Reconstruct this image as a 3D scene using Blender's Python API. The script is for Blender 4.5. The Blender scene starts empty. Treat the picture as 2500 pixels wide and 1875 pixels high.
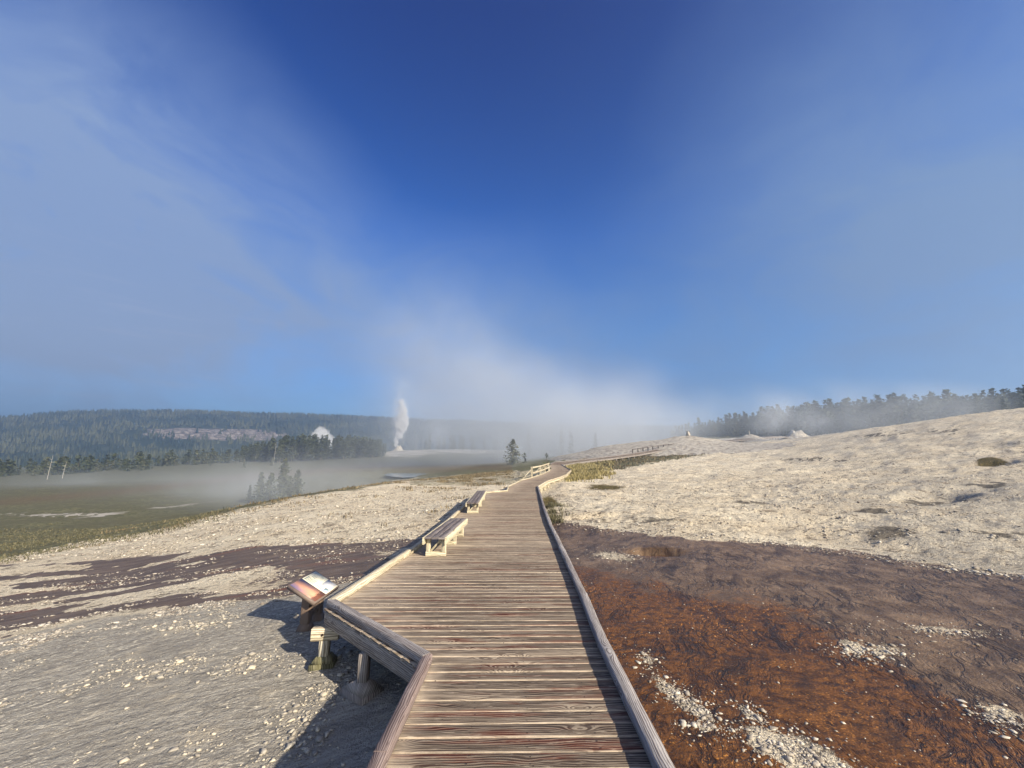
import bpy, bmesh, math, random
import numpy as np
from mathutils import Vector, Matrix
R = math.radians
scn = bpy.context.scene
COL = scn.collection

# ------------------------------------------------------------------ camera
FPX = 939.0                                   # focal length in px of a 2500 px wide frame
TH = math.atan(180.5 / FPX)                   # upward pitch
CT, ST = math.cos(TH), math.sin(TH)
EYE = 2.0
cd = bpy.data.cameras.new('camera'); cam = bpy.data.objects.new('camera', cd); COL.objects.link(cam)
cam.location = (0, 0, EYE); cam.rotation_euler = (math.pi / 2 + TH, 0, 0)
cd.sensor_width = 36.0; cd.lens = FPX / 2500 * 36.0; cd.clip_start = 0.05; cd.clip_end = 20000
scn.camera = cam

# ------------------------------------------------------------------ light
SUN_EL = 26.0
SUNH = Vector((0.763, -0.646, 0)).normalized()
sd = bpy.data.lights.new('sun', 'SUN'); sd.energy = 4.6; sd.angle = R(0.8); sd.color = (1.0, 0.88, 0.70)
sun = bpy.data.objects.new('sun', sd); COL.objects.link(sun)
to_sun = Vector((SUNH.x * math.cos(R(SUN_EL)), SUNH.y * math.cos(R(SUN_EL)), math.sin(R(SUN_EL))))
sun.rotation_euler = to_sun.to_track_quat('Z', 'Y').to_euler()
scn.view_settings.view_transform = 'Standard'; scn.view_settings.look = 'None'
scn.view_settings.exposure = 1.15; scn.view_settings.gamma = 1.0
scn.cycles.use_denoising = True
scn.cycles.max_bounces = 6; scn.cycles.volume_bounces = 1; scn.cycles.diffuse_bounces = 3
scn.cycles.transparent_max_bounces = 12
scn.cycles.volume_step_rate = 1.0; scn.cycles.volume_max_steps = 96


class G:
    """small helper for node trees"""
    def __init__(s, nt): s.nt = nt; s.nodes = nt.nodes; s.links = nt.links
    def set(s, sock, v):
        if isinstance(v, bpy.types.NodeSocket): s.links.new(v, sock)
        elif v is not None:
            if isinstance(v, (tuple, list)) and len(v) == 3 and sock.type == 'RGBA': v = (*v, 1)
            sock.default_value = v
    def n(s, t, ins=None, **props):
        nd = s.nodes.new(t)
        for k, v in props.items(): setattr(nd, k, v)
        for k, v in (ins or {}).items(): s.set(nd.inputs[k], v)
        return nd
    def m(s, op, a, b=None, c=None, clamp=False):
        nd = s.n('ShaderNodeMath', operation=op, use_clamp=clamp)
        s.set(nd.inputs[0], a)
        if b is not None: s.set(nd.inputs[1], b)
        if c is not None: s.set(nd.inputs[2], c)
        return nd.outputs[0]
    def vm(s, op, a, b=None, sc=None):
        nd = s.n('ShaderNodeVectorMath', operation=op)
        s.set(nd.inputs[0], a)
        if b is not None: s.set(nd.inputs[1], b)
        if sc is not None: s.set(nd.inputs[3], sc)
        return nd.outputs['Value'] if op in ('DOT_PRODUCT', 'LENGTH', 'DISTANCE') else nd.outputs[0]
    def mix(s, f, a, b, mode='MIX'):
        nd = s.n('ShaderNodeMix', data_type='RGBA', blend_type=mode)
        s.set(nd.inputs[0], f); s.set(nd.inputs[6], a); s.set(nd.inputs[7], b)
        return nd.outputs[2]
    def stretch(s, vec, ang, sx, sy):
        return s.map(s.map(vec, rot=(0, 0, -R(ang))), sc=(sx, sy, 1))
    def noise(s, vec, scale, detail=4, rough=0.55, dist=0.0, dims='3D'):
        return s.n('ShaderNodeTexNoise', {'Vector': vec, 'Scale': scale, 'Detail': detail, 'Roughness': rough, 'Distortion': dist}, noise_dimensions=dims).outputs[0]
    def map(s, vec, loc=(0, 0, 0), rot=(0, 0, 0), sc=(1, 1, 1)):
        return s.n('ShaderNodeMapping', {'Vector': vec, 'Location': loc, 'Rotation': rot, 'Scale': sc}).outputs[0]
    def sstep(s, x, a, b):
        return s.n('ShaderNodeMapRange', {'Value': x, 'From Min': a, 'From Max': b}, interpolation_type='SMOOTHSTEP').outputs[0]
    def lin(s, x, a, b, c=0.0, d=1.0):
        return s.n('ShaderNodeMapRange', {'Value': x, 'From Min': a, 'From Max': b, 'To Min': c, 'To Max': d}).outputs[0]
    def ramp(s, f, pts):
        nd = s.n('ShaderNodeValToRGB', {'Fac': f}); e = nd.color_ramp.elements
        while len(e) < len(pts): e.new(0.5)
        for el, (p, c) in zip(e, pts): el.position = p; el.color = (*c, 1)
        return nd.outputs[0]


# ------------------------------------------------------------------ world: Nishita sky with thin veils of drifting steam cloud
world = bpy.data.worlds.new('World'); scn.world = world; world.use_nodes = True
g = G(world.node_tree); g.nodes.clear()
out = g.n('ShaderNodeOutputWorld')
sky = g.n('ShaderNodeTexSky', sky_type='NISHITA')
sky.sun_disc = False; sky.sun_elevation = R(SUN_EL)
sky.sun_rotation = math.atan2(SUNH.x, SUNH.y)
sky.altitude = 2200; sky.air_density = 1.0; sky.dust_density = 0.4; sky.ozone_density = 4.0
tc = g.n('ShaderNodeTexCoord').outputs['Generated']
nrm = g.vm('NORMALIZE', tc)


def pxdir(X, Y):
    v = Y - 937.5; u = X - 1250
    d = Vector((u / FPX, CT + ST * v / FPX, ST - CT * v / FPX))
    return d.normalized()


warp = g.n('ShaderNodeTexNoise', {'Vector': nrm, 'Scale': 2.2, 'Detail': 3.0, 'Roughness': 0.5}).outputs[1]
wv = g.vm('ADD', nrm, g.vm('SCALE', g.vm('SUBTRACT', warp, (0.5, 0.5, 0.5)), sc=0.22))
wvn = g.vm('NORMALIZE', wv)
# (px, py, sharpness, weight)
VEILS = [(-60, 540, 26, .50), (-120, 700, 20, .36), (250, 590, 34, .36), (560, 660, 34, .36), (830, 760, 34, .42), (1040, 870, 34, .50), (1240, 980, 30, .60), (1420, 1010, 50, .30), (1640, 960, 60, .22),
         (30, 250, 22, .10), (600, 380, 30, .08), (420, 840, 40, .12),
         (2420, 420, 12, .34), (2300, 700, 16, .22), (2050, 560, 22, .10), (1800, 560, 26, .08), (1950, 760, 26, .12), (2480, 850, 26, .16),
         (1500, 900, 30, .16), (1330, 640, 50, .04), (100, 960, 60, .10), (620, 960, 70, .06),
         (-1300, 700, 6, .3), (3600, 500, 5, .3)]
acc = None
for X, Y, k, w in VEILS:
    d = pxdir(X, Y)
    dp = g.vm('DOT_PRODUCT', wvn, tuple(d))
    e = g.m('MULTIPLY', g.m('EXPONENT', g.m('MULTIPLY', g.m('SUBTRACT', dp, 1.0), float(k))), float(w))
    acc = e if acc is None else g.m('ADD', acc, e)
vn = g.noise(g.map(wvn, rot=(0, .5, 0), sc=(1, 1, 2.0)), 3.6, 6, 0.62, 0.6)
vn2 = g.noise(g.map(nrm, loc=(3, 1, 0), rot=(0, 0.6, 0.3), sc=(1, 1, 2.2)), 1.6, 3, 0.5)
veil = g.m('MULTIPLY', g.m('MAXIMUM', g.m('SUBTRACT', acc, .13), 0.0), g.m('ADD', g.lin(vn, .3, .7, .50, 1.25), g.lin(vn2, .3, .7, -.12, .28)), clamp=True)
# faint streaks of cirrus low on the left
sep = g.n('ShaderNodeSeparateXYZ', {0: nrm})
cir = g.noise(g.map(nrm, rot=(0, 0.05, 0), sc=(3, 3, 46)), 2.2, 5, 0.6)
cm = g.m('MULTIPLY', g.sstep(cir, .52, .72), g.m('EXPONENT', g.m('MULTIPLY', g.m('SUBTRACT', g.vm('DOT_PRODUCT', nrm, tuple(pxdir(250, 965))), 1.0), 28.0)))
skyc = g.mix(1.0, sky.outputs[0], g.ramp(sep.outputs[2], [(.0, (.92, 1.02, 1.02)), (.30, (.60, 1.12, 1.45)), (.52, (.30, .84, 1.52)), (.82, (.02, .30, .95))]), 'MULTIPLY')
vcol = g.mix(g.sstep(sep.outputs[0], -.3, .5), (2.05, 2.88, 4.7), (1.32, 2.12, 3.75))
vcol = g.mix(g.m('MULTIPLY', g.sstep(sep.outputs[2], .42, .02), g.sstep(sep.outputs[0], .55, -.05)), vcol, (3.0, 3.7, 5.0))
c1 = g.mix(veil, skyc, vcol)
# unseen white veil added round the sun, behind the camera, to neutralise blue fill
fill_veil = g.m('EXPONENT', g.m('MULTIPLY', g.m('SUBTRACT', g.vm('DOT_PRODUCT', nrm, tuple(to_sun)), 1.0), 1.9))
fill_veil = g.m('MULTIPLY', fill_veil, g.sstep(sep.outputs[1], .12, -.35))
c1 = g.mix(g.m('MULTIPLY', fill_veil, .95), c1, (5.6, 5.2, 4.9))
c2 = g.mix(g.m('MULTIPLY', cm, .22), c1, (4.2, 4.4, 5.4))
bg = g.n('ShaderNodeBackground', {'Color': c2, 'Strength': 0.062})
g.links.new(bg.outputs[0], out.inputs[0])

# ------------------------------------------------------------------ generic helpers
rnd = random.Random(7)
rng = np.random.default_rng(11)


def tag(o, label=None, cat=None, group=None, kind=None):
    if label: o['label'] = label
    if cat: o['category'] = cat
    if group: o['group'] = group
    if kind: o['kind'] = kind
    return o


def empty(name, loc=(0, 0, 0), rz=0.0):
    o = bpy.data.objects.new(name, None); COL.objects.link(o)
    o.location = loc; o.rotation_euler = (0, 0, rz); o.empty_display_size = 0.2
    return o


def mesh_np(name, verts, faces, mat=None, parent=None, smooth=False, attrs=None, uv=None):
    """faces: (n,3) or (n,4) int array, or list of such arrays"""
    me = bpy.data.meshes.new(name)
    verts = np.asarray(verts, dtype=np.float32)
    if isinstance(faces, np.ndarray): faces = [faces]
    faces = [np.asarray(f, dtype=np.int32) for f in faces if len(f)]
    me.vertices.add(len(verts)); me.vertices.foreach_set('co', verts.ravel())
    tot = sum(f.size for f in faces); npoly = sum(len(f) for f in faces)
    me.loops.add(tot); me.polygons.add(npoly)
    me.loops.foreach_set('vertex_index', np.concatenate([f.ravel() for f in faces]))
    ls = []; st = 0
    for f in faces:
        ls.append(np.arange(len(f)) * f.shape[1] + st); st += f.size
    me.polygons.foreach_set('loop_start', np.concatenate(ls).astype(np.int32))
    me.polygons.foreach_set('loop_total', np.concatenate([np.full(len(f), f.shape[1]) for f in faces]).astype(np.int32))
    if smooth: me.polygons.foreach_set('use_smooth', np.ones(npoly, dtype=bool))
    me.update(calc_edges=True)
    for an, arr in (attrs or {}).items():
        a = me.attributes.new(an, 'FLOAT_COLOR', 'POINT')
        arr = np.asarray(arr, dtype=np.float32)
        if arr.shape[1] == 3: arr = np.hstack([arr, np.ones((len(arr), 1), np.float32)])
        a.data.foreach_set('color', arr.ravel())
    if uv is not None:       # per-vertex uv
        l = me.uv_layers.new(name='UVMap'); idx = np.concatenate([f.ravel() for f in faces])
        l.data.foreach_set('uv', np.asarray(uv, dtype=np.float32)[idx].ravel())
    if mat: me.materials.append(mat)
    o = bpy.data.objects.new(name, me); COL.objects.link(o)
    if parent: o.parent = parent
    return o


class MB:
    """collects boxes (with grain uv along their length) into one mesh"""
    def __init__(s): s.v = []; s.f = []; s.uv = []; s.c = []; s.nv = 0
    def beam(s, p0, p1, w, h, up=(0, 0, 1), bev=0.006, tone=None, jit=0.0, seg=1):
        """box from p0 to p1 (centre line), w across, h along up"""
        p0 = Vector(p0); p1 = Vector(p1); L = (p1 - p0).length; a = (p1 - p0).normalized()
        up = Vector(up); sdv = a.cross(up).normalized(); upv = sdv.cross(a).normalized()
        b = min(bev, w * .3, h * .3)
        prof = [(-w / 2 + b, -h / 2), (w / 2 - b, -h / 2), (w / 2, -h / 2 + b), (w / 2, h / 2 - b), (w / 2 - b, h / 2), (-w / 2 + b, h / 2), (-w / 2, h / 2 - b), (-w / 2, -h / 2 + b)]
        per = [0]
        for i in range(8):
            q0, q1 = prof[i], prof[(i + 1) % 8]; per.append(per[-1] + math.hypot(q1[0] - q0[0], q1[1] - q0[1]))
        ou, ov = rnd.random() * 40, rnd.random() * 40
        t = rnd.random() if tone is None else tone
        # loft with duplicated seam; ends separate
        nseg = seg; n0 = s.nv
        for k in range(nseg + 1):
            base = p0 + a * (L * k / nseg)
            off = Vector((0, 0, 0))
            if jit and 0 < k < nseg: off = sdv * rnd.uniform(-jit, jit) + upv * rnd.uniform(-jit, jit)
            for i in range(9):
                q = prof[i % 8]; s.v.append(base + off + sdv * q[0] + upv * q[1])
                s.uv.append((ou + L * k / nseg, ov + per[i])); s.c.append((t, 0, 0))
        for k in range(nseg):
            for i in range(8):
                A = n0 + k * 9 + i; s.f.append((A, A + 1, A + 10, A + 9))
        s.nv += 9 * (nseg + 1)
        for base, k, flip in ((p0, 0, True), (p1, nseg, False)):
            n1 = s.nv
            for i in range(8):
                q = prof[i]; s.v.append(base + sdv * q[0] + upv * q[1]); s.uv.append((ou + q[0] * .3, ov + 3 + q[1])); s.c.append((t, 0, 0))
            s.nv += 8
            quads = [(0, 1, 2, 7), (7, 2, 3, 6), (6, 3, 4, 5)]
            for q in quads:
                s.f.append(tuple(n1 + i for i in (reversed(q) if flip else q)))
        return s
    def box(s, c, sz, tone=None, bev=.005):
        """axis aligned box, grain along its longest horizontal side or height"""
        c = Vector(c); ax = max(range(3), key=lambda i: sz[i])
        d = Vector((0, 0, 0)); d[ax] = sz[ax] / 2
        if ax == 2: return s.beam(c - d, c + d, sz[0], sz[1], up=(0, 1, 0), bev=bev, tone=tone)
        if ax == 0: return s.beam(c - d, c + d, sz[1], sz[2], bev=bev, tone=tone)
        return s.beam(c - d, c + d, sz[0], sz[2], bev=bev, tone=tone)
    def tapered(s, c0, a0, c1, a1, tone=None):
        """frustum block: centre c0 with half sizes a0 below, c1/a1 above"""
        n0 = s.nv; t = rnd.random() if tone is None else tone
        for c, a in ((c0, a0), (c1, a1)):
            for sx, sy in ((-1, -1), (1, -1), (1, 1), (-1, 1)):
                s.v.append(Vector(c) + Vector((sx * a[0], sy * a[1], 0))); s.uv.append((c[2] + t * 9, sx * a[0] * 1.0 + sy * a[1] * .7 + t * 5)); s.c.append((t, 0, 0))
        for q in ((0, 3, 2, 1), (4, 5, 6, 7), (0, 1, 5, 4), (1, 2, 6, 5), (2, 3, 7, 6), (3, 0, 4, 7)): s.f.append(tuple(n0 + i for i in q))
        s.nv += 8; return s
    def build(s, name, mat, parent=None, origin=None):
        v = np.array([tuple(p) for p in s.v], dtype=np.float32)
        if origin is not None: v = v - np.array(origin, dtype=np.float32)
        o = mesh_np(name, v, np.array(s.f), mat, parent, attrs={'tone': np.array(s.c)}, uv=np.array(s.uv))
        if origin is not None: o.location = origin
        return o


def copy_tree(o, parent=None):
    c = o.copy(); COL.objects.link(c); c.parent = parent
    for ch in o.children: copy_tree(ch, c)
    return c


def new_mat(name, rough=0.85):
    m = bpy.data.materials.new(name); m.use_nodes = True
    gg = G(m.node_tree); b = gg.nodes['Principled BSDF']; b.inputs['Roughness'].default_value = rough
    b.inputs['Specular IOR Level'].default_value = 0.3
    return m, gg, b


# pixel (of the 2500x1875 frame) -> world point at forward distance y or at height z
def at_y(X, Y, y):
    v = Y - 937.5; zp = y * (FPX * ST - v * CT) / (v * ST + FPX * CT); d = y * CT + zp * ST
    return Vector(((X - 1250) * d / FPX, y, EYE + zp))
def at_z(X, Y, z):
    v = Y - 937.5; zp = z - EYE; y = zp * (v * ST + FPX * CT) / (FPX * ST - v * CT); d = y * CT + zp * ST
    return Vector(((X - 1250) * d / FPX, y, z))
def to_px(x, y, z):
    zp = z - EYE; d = np.maximum(y * CT + zp * ST, 1e-3)
    return 1250 + FPX * x / d, 937.5 + FPX * (y * ST - zp * CT) / d


# ------------------------------------------------------------------ terrain
def hsh(ix, iy, seed):
    h = (ix.astype(np.int64) * 374761393 + iy.astype(np.int64) * 668265263 + seed * 1442695041) & 0x7fffffff
    h = ((h ^ (h >> 13)) * 1274126177) & 0x7fffffff
    return ((h ^ (h >> 16)) & 0xffff) / 65535.0
def vnoise(x, y, seed=0):
    ix = np.floor(x); iy = np.floor(y); fx = x - ix; fy = y - iy
    fx = fx * fx * (3 - 2 * fx); fy = fy * fy * (3 - 2 * fy)
    a = hsh(ix, iy, seed); b = hsh(ix + 1, iy, seed); c = hsh(ix, iy + 1, seed); d = hsh(ix + 1, iy + 1, seed)
    return (a * (1 - fx) + b * fx) * (1 - fy) + (c * (1 - fx) + d * fx) * fy
def fbm(x, y, oct=4, seed=0, gain=.5):
    s = 0; a = 1; t = 0
    for i in range(oct):
        s = s + a * vnoise(x * 2 ** i + i * 17.3, y * 2 ** i - i * 9.1, seed + i); t += a; a *= gain
    return s / t


CP = []
def cy(X, Y, y): CP.append(at_y(X, Y, y))
def cz(X, Y, z): CP.append(at_z(X, Y, z))
# under and around the near deck
for p in [(0, 1875, -.8), (350, 1875, -.7), (700, 1875, -.66), (950, 1875, -.58), (1250, 1875, -.45), (1634, 1875, -.32), (2000, 1875, -.33), (2500, 1875, -.4),
          (0, 1700, -.95), (400, 1650, -.75), (811, 1605, -.66), (0, 1560, -1.25), (300, 1500, -1.0), (751, 1519, -.66), (600, 1400, -.95),
          (1250, 1600, -.4), (1250, 1400, -.4), (1250, 1300, -.5), (1480, 1540, -.3), (1400, 1380, -.3), (1800, 1600, -.32), (2200, 1550, -.34), (2500, 1560, -.36),
          (1700, 1450, -.3), (2100, 1430, -.32), (2500, 1410, -.3), (1340, 1262, -.3), (1500, 1300, -.28), (1900, 1325, -.28), (2200, 1345, -.3),
          (850, 1345, -.75), (980, 1330, -.62)]: cz(*p)
# left slope to its crest, then the plain
for p in [(0, 1450, 10.8), (0, 1375, 15), (200, 1345, 17), (300, 1400, 12.5), (400, 1300, 20.5), (565, 1245, 25), (700, 1216, 30), (904, 1184, 38), (1030, 1172, 44), (1150, 1166, 46), (600, 1320, 14.5), (800, 1270, 17.5), (950, 1230, 22.5), (1100, 1190, 33),
          (0, 1310, 31), (0, 1250, 52), (0, 1200, 90), (0, 1165, 170), (200, 1300, 34), (200, 1240, 55), (300, 1157, 190), (500, 1143, 215), (350, 1190, 95),
          (565, 1232, 64), (565, 1180, 110), (700, 1215, 68), (700, 1160, 135), (750, 1127, 240), (904, 1182, 98), (904, 1150, 140), (950, 1118, 250), (1000, 1165, 110), (1000, 1130, 190), (1000, 1101, 320), (1150, 1104, 320),
          (1100, 1157, 95), (1150, 1140, 130), (1250, 1146, 90), (1250, 1136, 118), (1250, 1112, 280), (500, 1130, 330), (0, 1140, 420), (250, 1140, 420), (750, 1118, 420), (1100, 1098, 450)]: cy(*p)
# under the far deck and right of it
for p in [(1250, 1250, 16), (1250, 1200, 27), (1290, 1185, 33), (1350, 1165, 47), (1370, 1150, 60), (1330, 1150, 62), (1365, 1140, 72), (1345, 1137, 76), (1380, 1130, 85), (1400, 1122, 110), (1400, 1110, 200),
          (1320, 1222, 21), (1420, 1260, 15), (1420, 1200, 27), (1400, 1168, 46), (1440, 1150, 59), (1430, 1136, 74), (1600, 1295, 12.2), (1600, 1225, 20), (1600, 1165, 43), (1600, 1130, 74), (1615, 1110, 96), (1490, 1128, 79), (1560, 1120, 87),
          (1690, 1098, 109), (1780, 1086, 127), (1850, 1077, 144), (1500, 1108, 118), (1600, 1088, 140), (1700, 1084, 150), (1500, 1095, 240), (1700, 1068, 240),
          (1900, 1250, 16), (1900, 1180, 29), (1900, 1130, 57), (1900, 1095, 92), (1910, 1074, 124), (1930, 1072, 170), (1850, 1064, 240),
          (2200, 1250, 14.5), (2200, 1170, 25), (2200, 1100, 47), (2210, 1037, 84), (2215, 1045, 130), (2200, 1050, 240),
          (2500, 1310, 11.5), (2500, 1210, 17), (2500, 1120, 29), (2500, 1040, 46), (2500, 999, 64), (2500, 1008, 100), (2400, 1035, 200), (2030, 1060, 105), (2350, 1016, 74), (2050, 1300, 12.5), (1750, 1270, 14), (2350, 1290, 12)]: cy(*p)
CP = np.array([tuple(p) for p in CP])


def polar(x, y):
    return np.arctan2(x, y), np.log(np.maximum(np.hypot(x, y), .5))
AZ, LR = polar(CP[:, 0], CP[:, 1])
# anchor the far rim and outer azimuths
ex = []
for a in (-75, -60, -40, -20, 0): ex.append((R(a), math.log(900), -2 + (a + 75) * .06))
for a in (20, 40, 60, 75): ex.append((R(a), math.log(900), 8 + (a - 20) * .15))
for r_, zl, zr in ((2, -.75, -.36), (8, -1.3, -.3), (20, -3.8, .6), (50, -5.6, 4), (150, -6.2, 10), (400, -4, 10)):
    ex.append((R(-78), math.log(r_), zl)); ex.append((R(78), math.log(r_), zr))
ex = np.array(ex)
PX_ = np.concatenate([AZ, ex[:, 0]]) * 1.6; PY_ = np.concatenate([LR, ex[:, 1]]); PZ_ = np.concatenate([CP[:, 2], ex[:, 2]])
NP_ = len(PX_)
def U(d2): return np.where(d2 > 1e-12, .5 * d2 * np.log(np.maximum(d2, 1e-12)), 0)
K = U((PX_[:, None] - PX_) ** 2 + (PY_[:, None] - PY_) ** 2) + np.eye(NP_) * 2e-4
Pm = np.stack([np.ones(NP_), PX_, PY_], 1)
A_ = np.block([[K, Pm], [Pm.T, np.zeros((3, 3))]])
SOL = np.linalg.solve(A_, np.concatenate([PZ_, np.zeros(3)]))

# deck outline (world metres, from the surveyed edges), inner faces of the kerbs
DL = [(-.86, -3), (-.82, 2.96), (-.78, 4.26), (-2.42, 5.75), (-2.08, 8.96), (-1.96, 12.79), (-1.92, 15.6), (-2.0, 22.2), (-.25, 24.13), (-.2, 27.81), (.93, 35.79), (2.02, 39.73), (5.41, 56.0), (7.0, 72.0)]
DR = [(.90, -3), (.92, 4.56), (.97, 6.01), (1.03, 8.78), (1.08, 11.98), (1.19, 15.36), (1.73, 27.43), (2.98, 33.96), (4.74, 40.13), (6.23, 46.21), (8.57, 57.66), (8.95, 72.0)]
DLn, DRn = np.array(DL), np.array(DR)
def dxl(y): return np.interp(y, DLn[:, 1], DLn[:, 0])
def dxr(y): return np.interp(y, DRn[:, 1], DRn[:, 0])
def dz(y): return np.interp(y, [-5, 46, 58, 72, 80], [0, 0, .22, .78, .95])


def pit(x, y, p, a, b, ang, depth):
    ca, sa = math.cos(ang), math.sin(ang); dx = x - p[0]; dy = y - p[1]
    u = (dx * ca + dy * sa) / a; v = (-dx * sa + dy * ca) / b
    return -depth * np.exp(-(u * u + v * v) ** 1.5)


def base_z(x, y):
    x = np.atleast_1d(np.asarray(x, float)); y = np.atleast_1d(np.asarray(y, float))
    az, lr = polar(x, y)
    azc = np.clip(az, R(-76), R(76)); lrc = np.clip(lr, math.log(1.5), math.log(850))
    out = np.empty(len(x))
    for i in range(0, len(x), 20000):
        sl = slice(i, i + 20000); a = azc[sl] * 1.6; l = lrc[sl]
        out[sl] = U((a[:, None] - PX_) ** 2 + (l[:, None] - PY_) ** 2) @ SOL[:NP_] + SOL[NP_] + SOL[NP_ + 1] * a + SOL[NP_ + 2] * l
    # behind the camera: ease both sides to a common height
    t = np.clip((np.abs(az) - R(76)) / R(104), 0, 1); t = t * t * (3 - 2 * t)
    out = out * (1 - t) + (-.6) * t * np.exp(-np.hypot(x, y) / 200)
    # keep the ground under the deck
    m = (y > -4) & (y < 76)
    xl, xr, zd = dxl(y), dxr(y), dz(y)
    dd = np.maximum(np.maximum(xl - x, x - xr), 0)
    lim = zd - np.where(y > 20, .42, .3) + dd * .12
    out = np.where(m & (dd < 4), np.minimum(out, lim), out)
    return out


PIT1 = at_z(1448, 1270, -.3); PIT2 = at_z(1600, 1352, -.3); PIT3 = at_y(2280, 1215, 18.5); PIT4 = at_y(2420, 1135, 29); POOLC = at_y(998, 1156, 128)
def relief(x, y):
    """humps, ledges and hollows of the sinter, as real relief"""
    r = np.hypot(x, y); X, Y = to_px(x, y, base_z(x, y))
    right_w = np.clip((brown_edge(X) - Y) / 30, 0, 1) * (x > 1.0) * (y > 5)
    left_w = (x < 0) * np.clip((left_up(X) - Y) / 20, 0, 1) * (y > 5)
    hi = np.clip(right_w + left_w * .5, 0, 1)
    fade = np.clip(1.4 - r / 90, .25, 1)
    z = (fbm(x * .35, y * .35, 3, 3) - .5) * .42 * hi * np.clip(r / 30, .3, 1.6)
    led = fbm(x * .8 + 5, y * 1.1, 4, 21); z = z + np.abs(led - .5) * -.30 * right_w * fade
    z = z + (fbm(x * 2.0, y * 3.0, 4, 9, .6) - .5) * .13 * np.clip(right_w + left_w * .35 + .10, 0, 1) * fade
    near = np.clip(1 - r / 22, 0, 1)
    z = z + (fbm(x * 9, y * 9, 3, 13, .6) - .5) * .05 * near * np.clip(right_w + .25, 0, 1)
    z = z + pit(x, y, PIT1, .95, .33, 0, .38) + pit(x, y, PIT2, .62, .30, -.3, .22)
    z = z + pit(x, y, PIT3, 2.6, 1.0, .5, .45) + pit(x, y, PIT4, 1.6, 1.1, .3, .5) + pit(x, y, POOLC, 17, 11, 0, 1.2)
    return z * np.clip((r - 1.5) / 2, 0, 1)


def brown_edge(X): return np.interp(X, [1200, 1310, 1400, 1500, 1700, 1900, 2100, 2250, 2400, 2500, 3000], [1256, 1262, 1279, 1296, 1318, 1325, 1345, 1375, 1395, 1405, 1470])
def left_up(X): return np.interp(X, [-800, 0, 250, 450, 640, 800, 950, 1030], [1420, 1376, 1366, 1350, 1333, 1329, 1322, 1318])
def left_lo(X): return np.interp(X, [-800, 0, 200, 400, 560, 700, 800, 900, 1000], [1650, 1562, 1524, 1490, 1466, 1446, 1428, 1400, 1372])
def grass_edge(X): return np.interp(X, [-600, 0, 100, 250, 400, 565, 700, 904, 1000, 1150, 1260], [1400, 1366, 1345, 1316, 1290, 1250, 1222, 1187, 1170, 1160, 1150])


def zt(x, y): return float((base_z([x], [y]) + relief(np.array([x], float), np.array([y], float)))[0])
def put(X, y):
    """point on the ground seen in column X at forward distance y"""
    z = 0.0
    for _ in range(4):
        x = (X - 1250) * (y * CT + (z - EYE) * ST) / FPX; z = zt(x, y)
    return Vector((x, y, z))


n_az, n_r = 860, 560
fa = np.linspace(-62, 62, n_az - 60)
az_l = np.concatenate([np.linspace(-180, -63.5, 30), fa, np.linspace(63.5, 180, 30)])
rr = np.concatenate([np.exp(np.linspace(math.log(.4), math.log(2.2), 20))[:-1], np.exp(np.linspace(math.log(2.2), math.log(900), n_r - 40)), np.exp(np.linspace(math.log(980), math.log(6000), 10))])
n_az, n_r = len(az_l), len(rr)
AA, RRR = np.meshgrid(np.radians(az_l), rr)
gx = (np.sin(AA) * RRR).ravel(); gy = (np.cos(AA) * RRR).ravel()
gz = base_z(gx, gy); PXg, PYg = to_px(gx, gy, gz)
gz2 = gz + relief(gx, gy)
m_ = (gy > -4) & (gy < 76); xl, xr = dxl(gy), dxr(gy); ddk = np.maximum(np.maximum(xl - gx, gx - xr), 0)
gz2 = np.where(m_ & (ddk < .6), np.minimum(gz2, dz(gy) - .22), gz2)
idx = np.arange(n_az * n_r).reshape(n_r, n_az)
gf = np.stack([idx[:-1, :-1], idx[1:, :-1], idx[1:, 1:], idx[:-1, 1:]], -1).reshape(-1, 4)[:, ::-1]
gf = gf[:, ::-1]

# surface zones (which mat, mud, grass or crust lies where)
infr = gy > 1
def band(v, a, w): return np.clip((v - a) / w + .5, 0, 1)
wob = (fbm(gx * .6, gy * .6, 4, 31) - .5)
wobs = (fbm(gx * 3, gy * 3, 4, 37) - .5)
rightside = band(gx, (dxl(gy) + dxr(gy)) * .5, .5)
brownR = band(PYg, brown_edge(PXg) + wobs * 14, 6) * rightside
brownR = np.where(gy < 3, rightside, brownR)
orange = band(PYg, np.interp(PXg, [1300, 1420, 1600, 1900, 2100, 2300, 2500], [1300, 1400, 1440, 1500, 1590, 1700, 1790]) + wob * 120, 90) * rightside
orange = np.maximum(orange, np.exp(-((PXg - 1605) / 45) ** 2 - ((PYg - 1352) / 14) ** 2))
crustR = np.zeros_like(gx)
CLUST = [(1960, 1850, 150, 42, .42, 1.3), (2150, 1588, 75, 20, -.03, .62), (2300, 1537, 150, 11, .05, .62), (1640, 1690, 55, 22, .7, .8), (1700, 1730, 50, 20, .8, .8), (1835, 1745, 40, 16, .6, .7), (1500, 1358, 75, 16, .1, .65), (2440, 1735, 80, 18, .25, .8), (1580, 1610, 22, 14, .2, .6), (1720, 1775, 45, 10, .1, .7), (2080, 1580, 40, 22, .1, .9)]
for X0, Y0, sx, sy, sl, w in CLUST:
    dx = PXg - X0; dy = PYg - Y0 - sl * dx
    crustR = np.maximum(crustR, w * np.exp(-(dx / sx) ** 2 - (dy / sy) ** 2))
crustR = np.where(infr, crustR, 0)
leftside = 1 - band(gx, (dxl(gy) + dxr(gy)) * .5, .5)
bandL = band(PYg, left_up(PXg) + wob * 26, 10) * (1 - band(PYg, left_lo(PXg) + wob * 30, 12)) * leftside * infr
greyL = np.maximum(band(PYg, left_lo(PXg) + wob * 30, 12), gy < 3) * leftside
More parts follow.
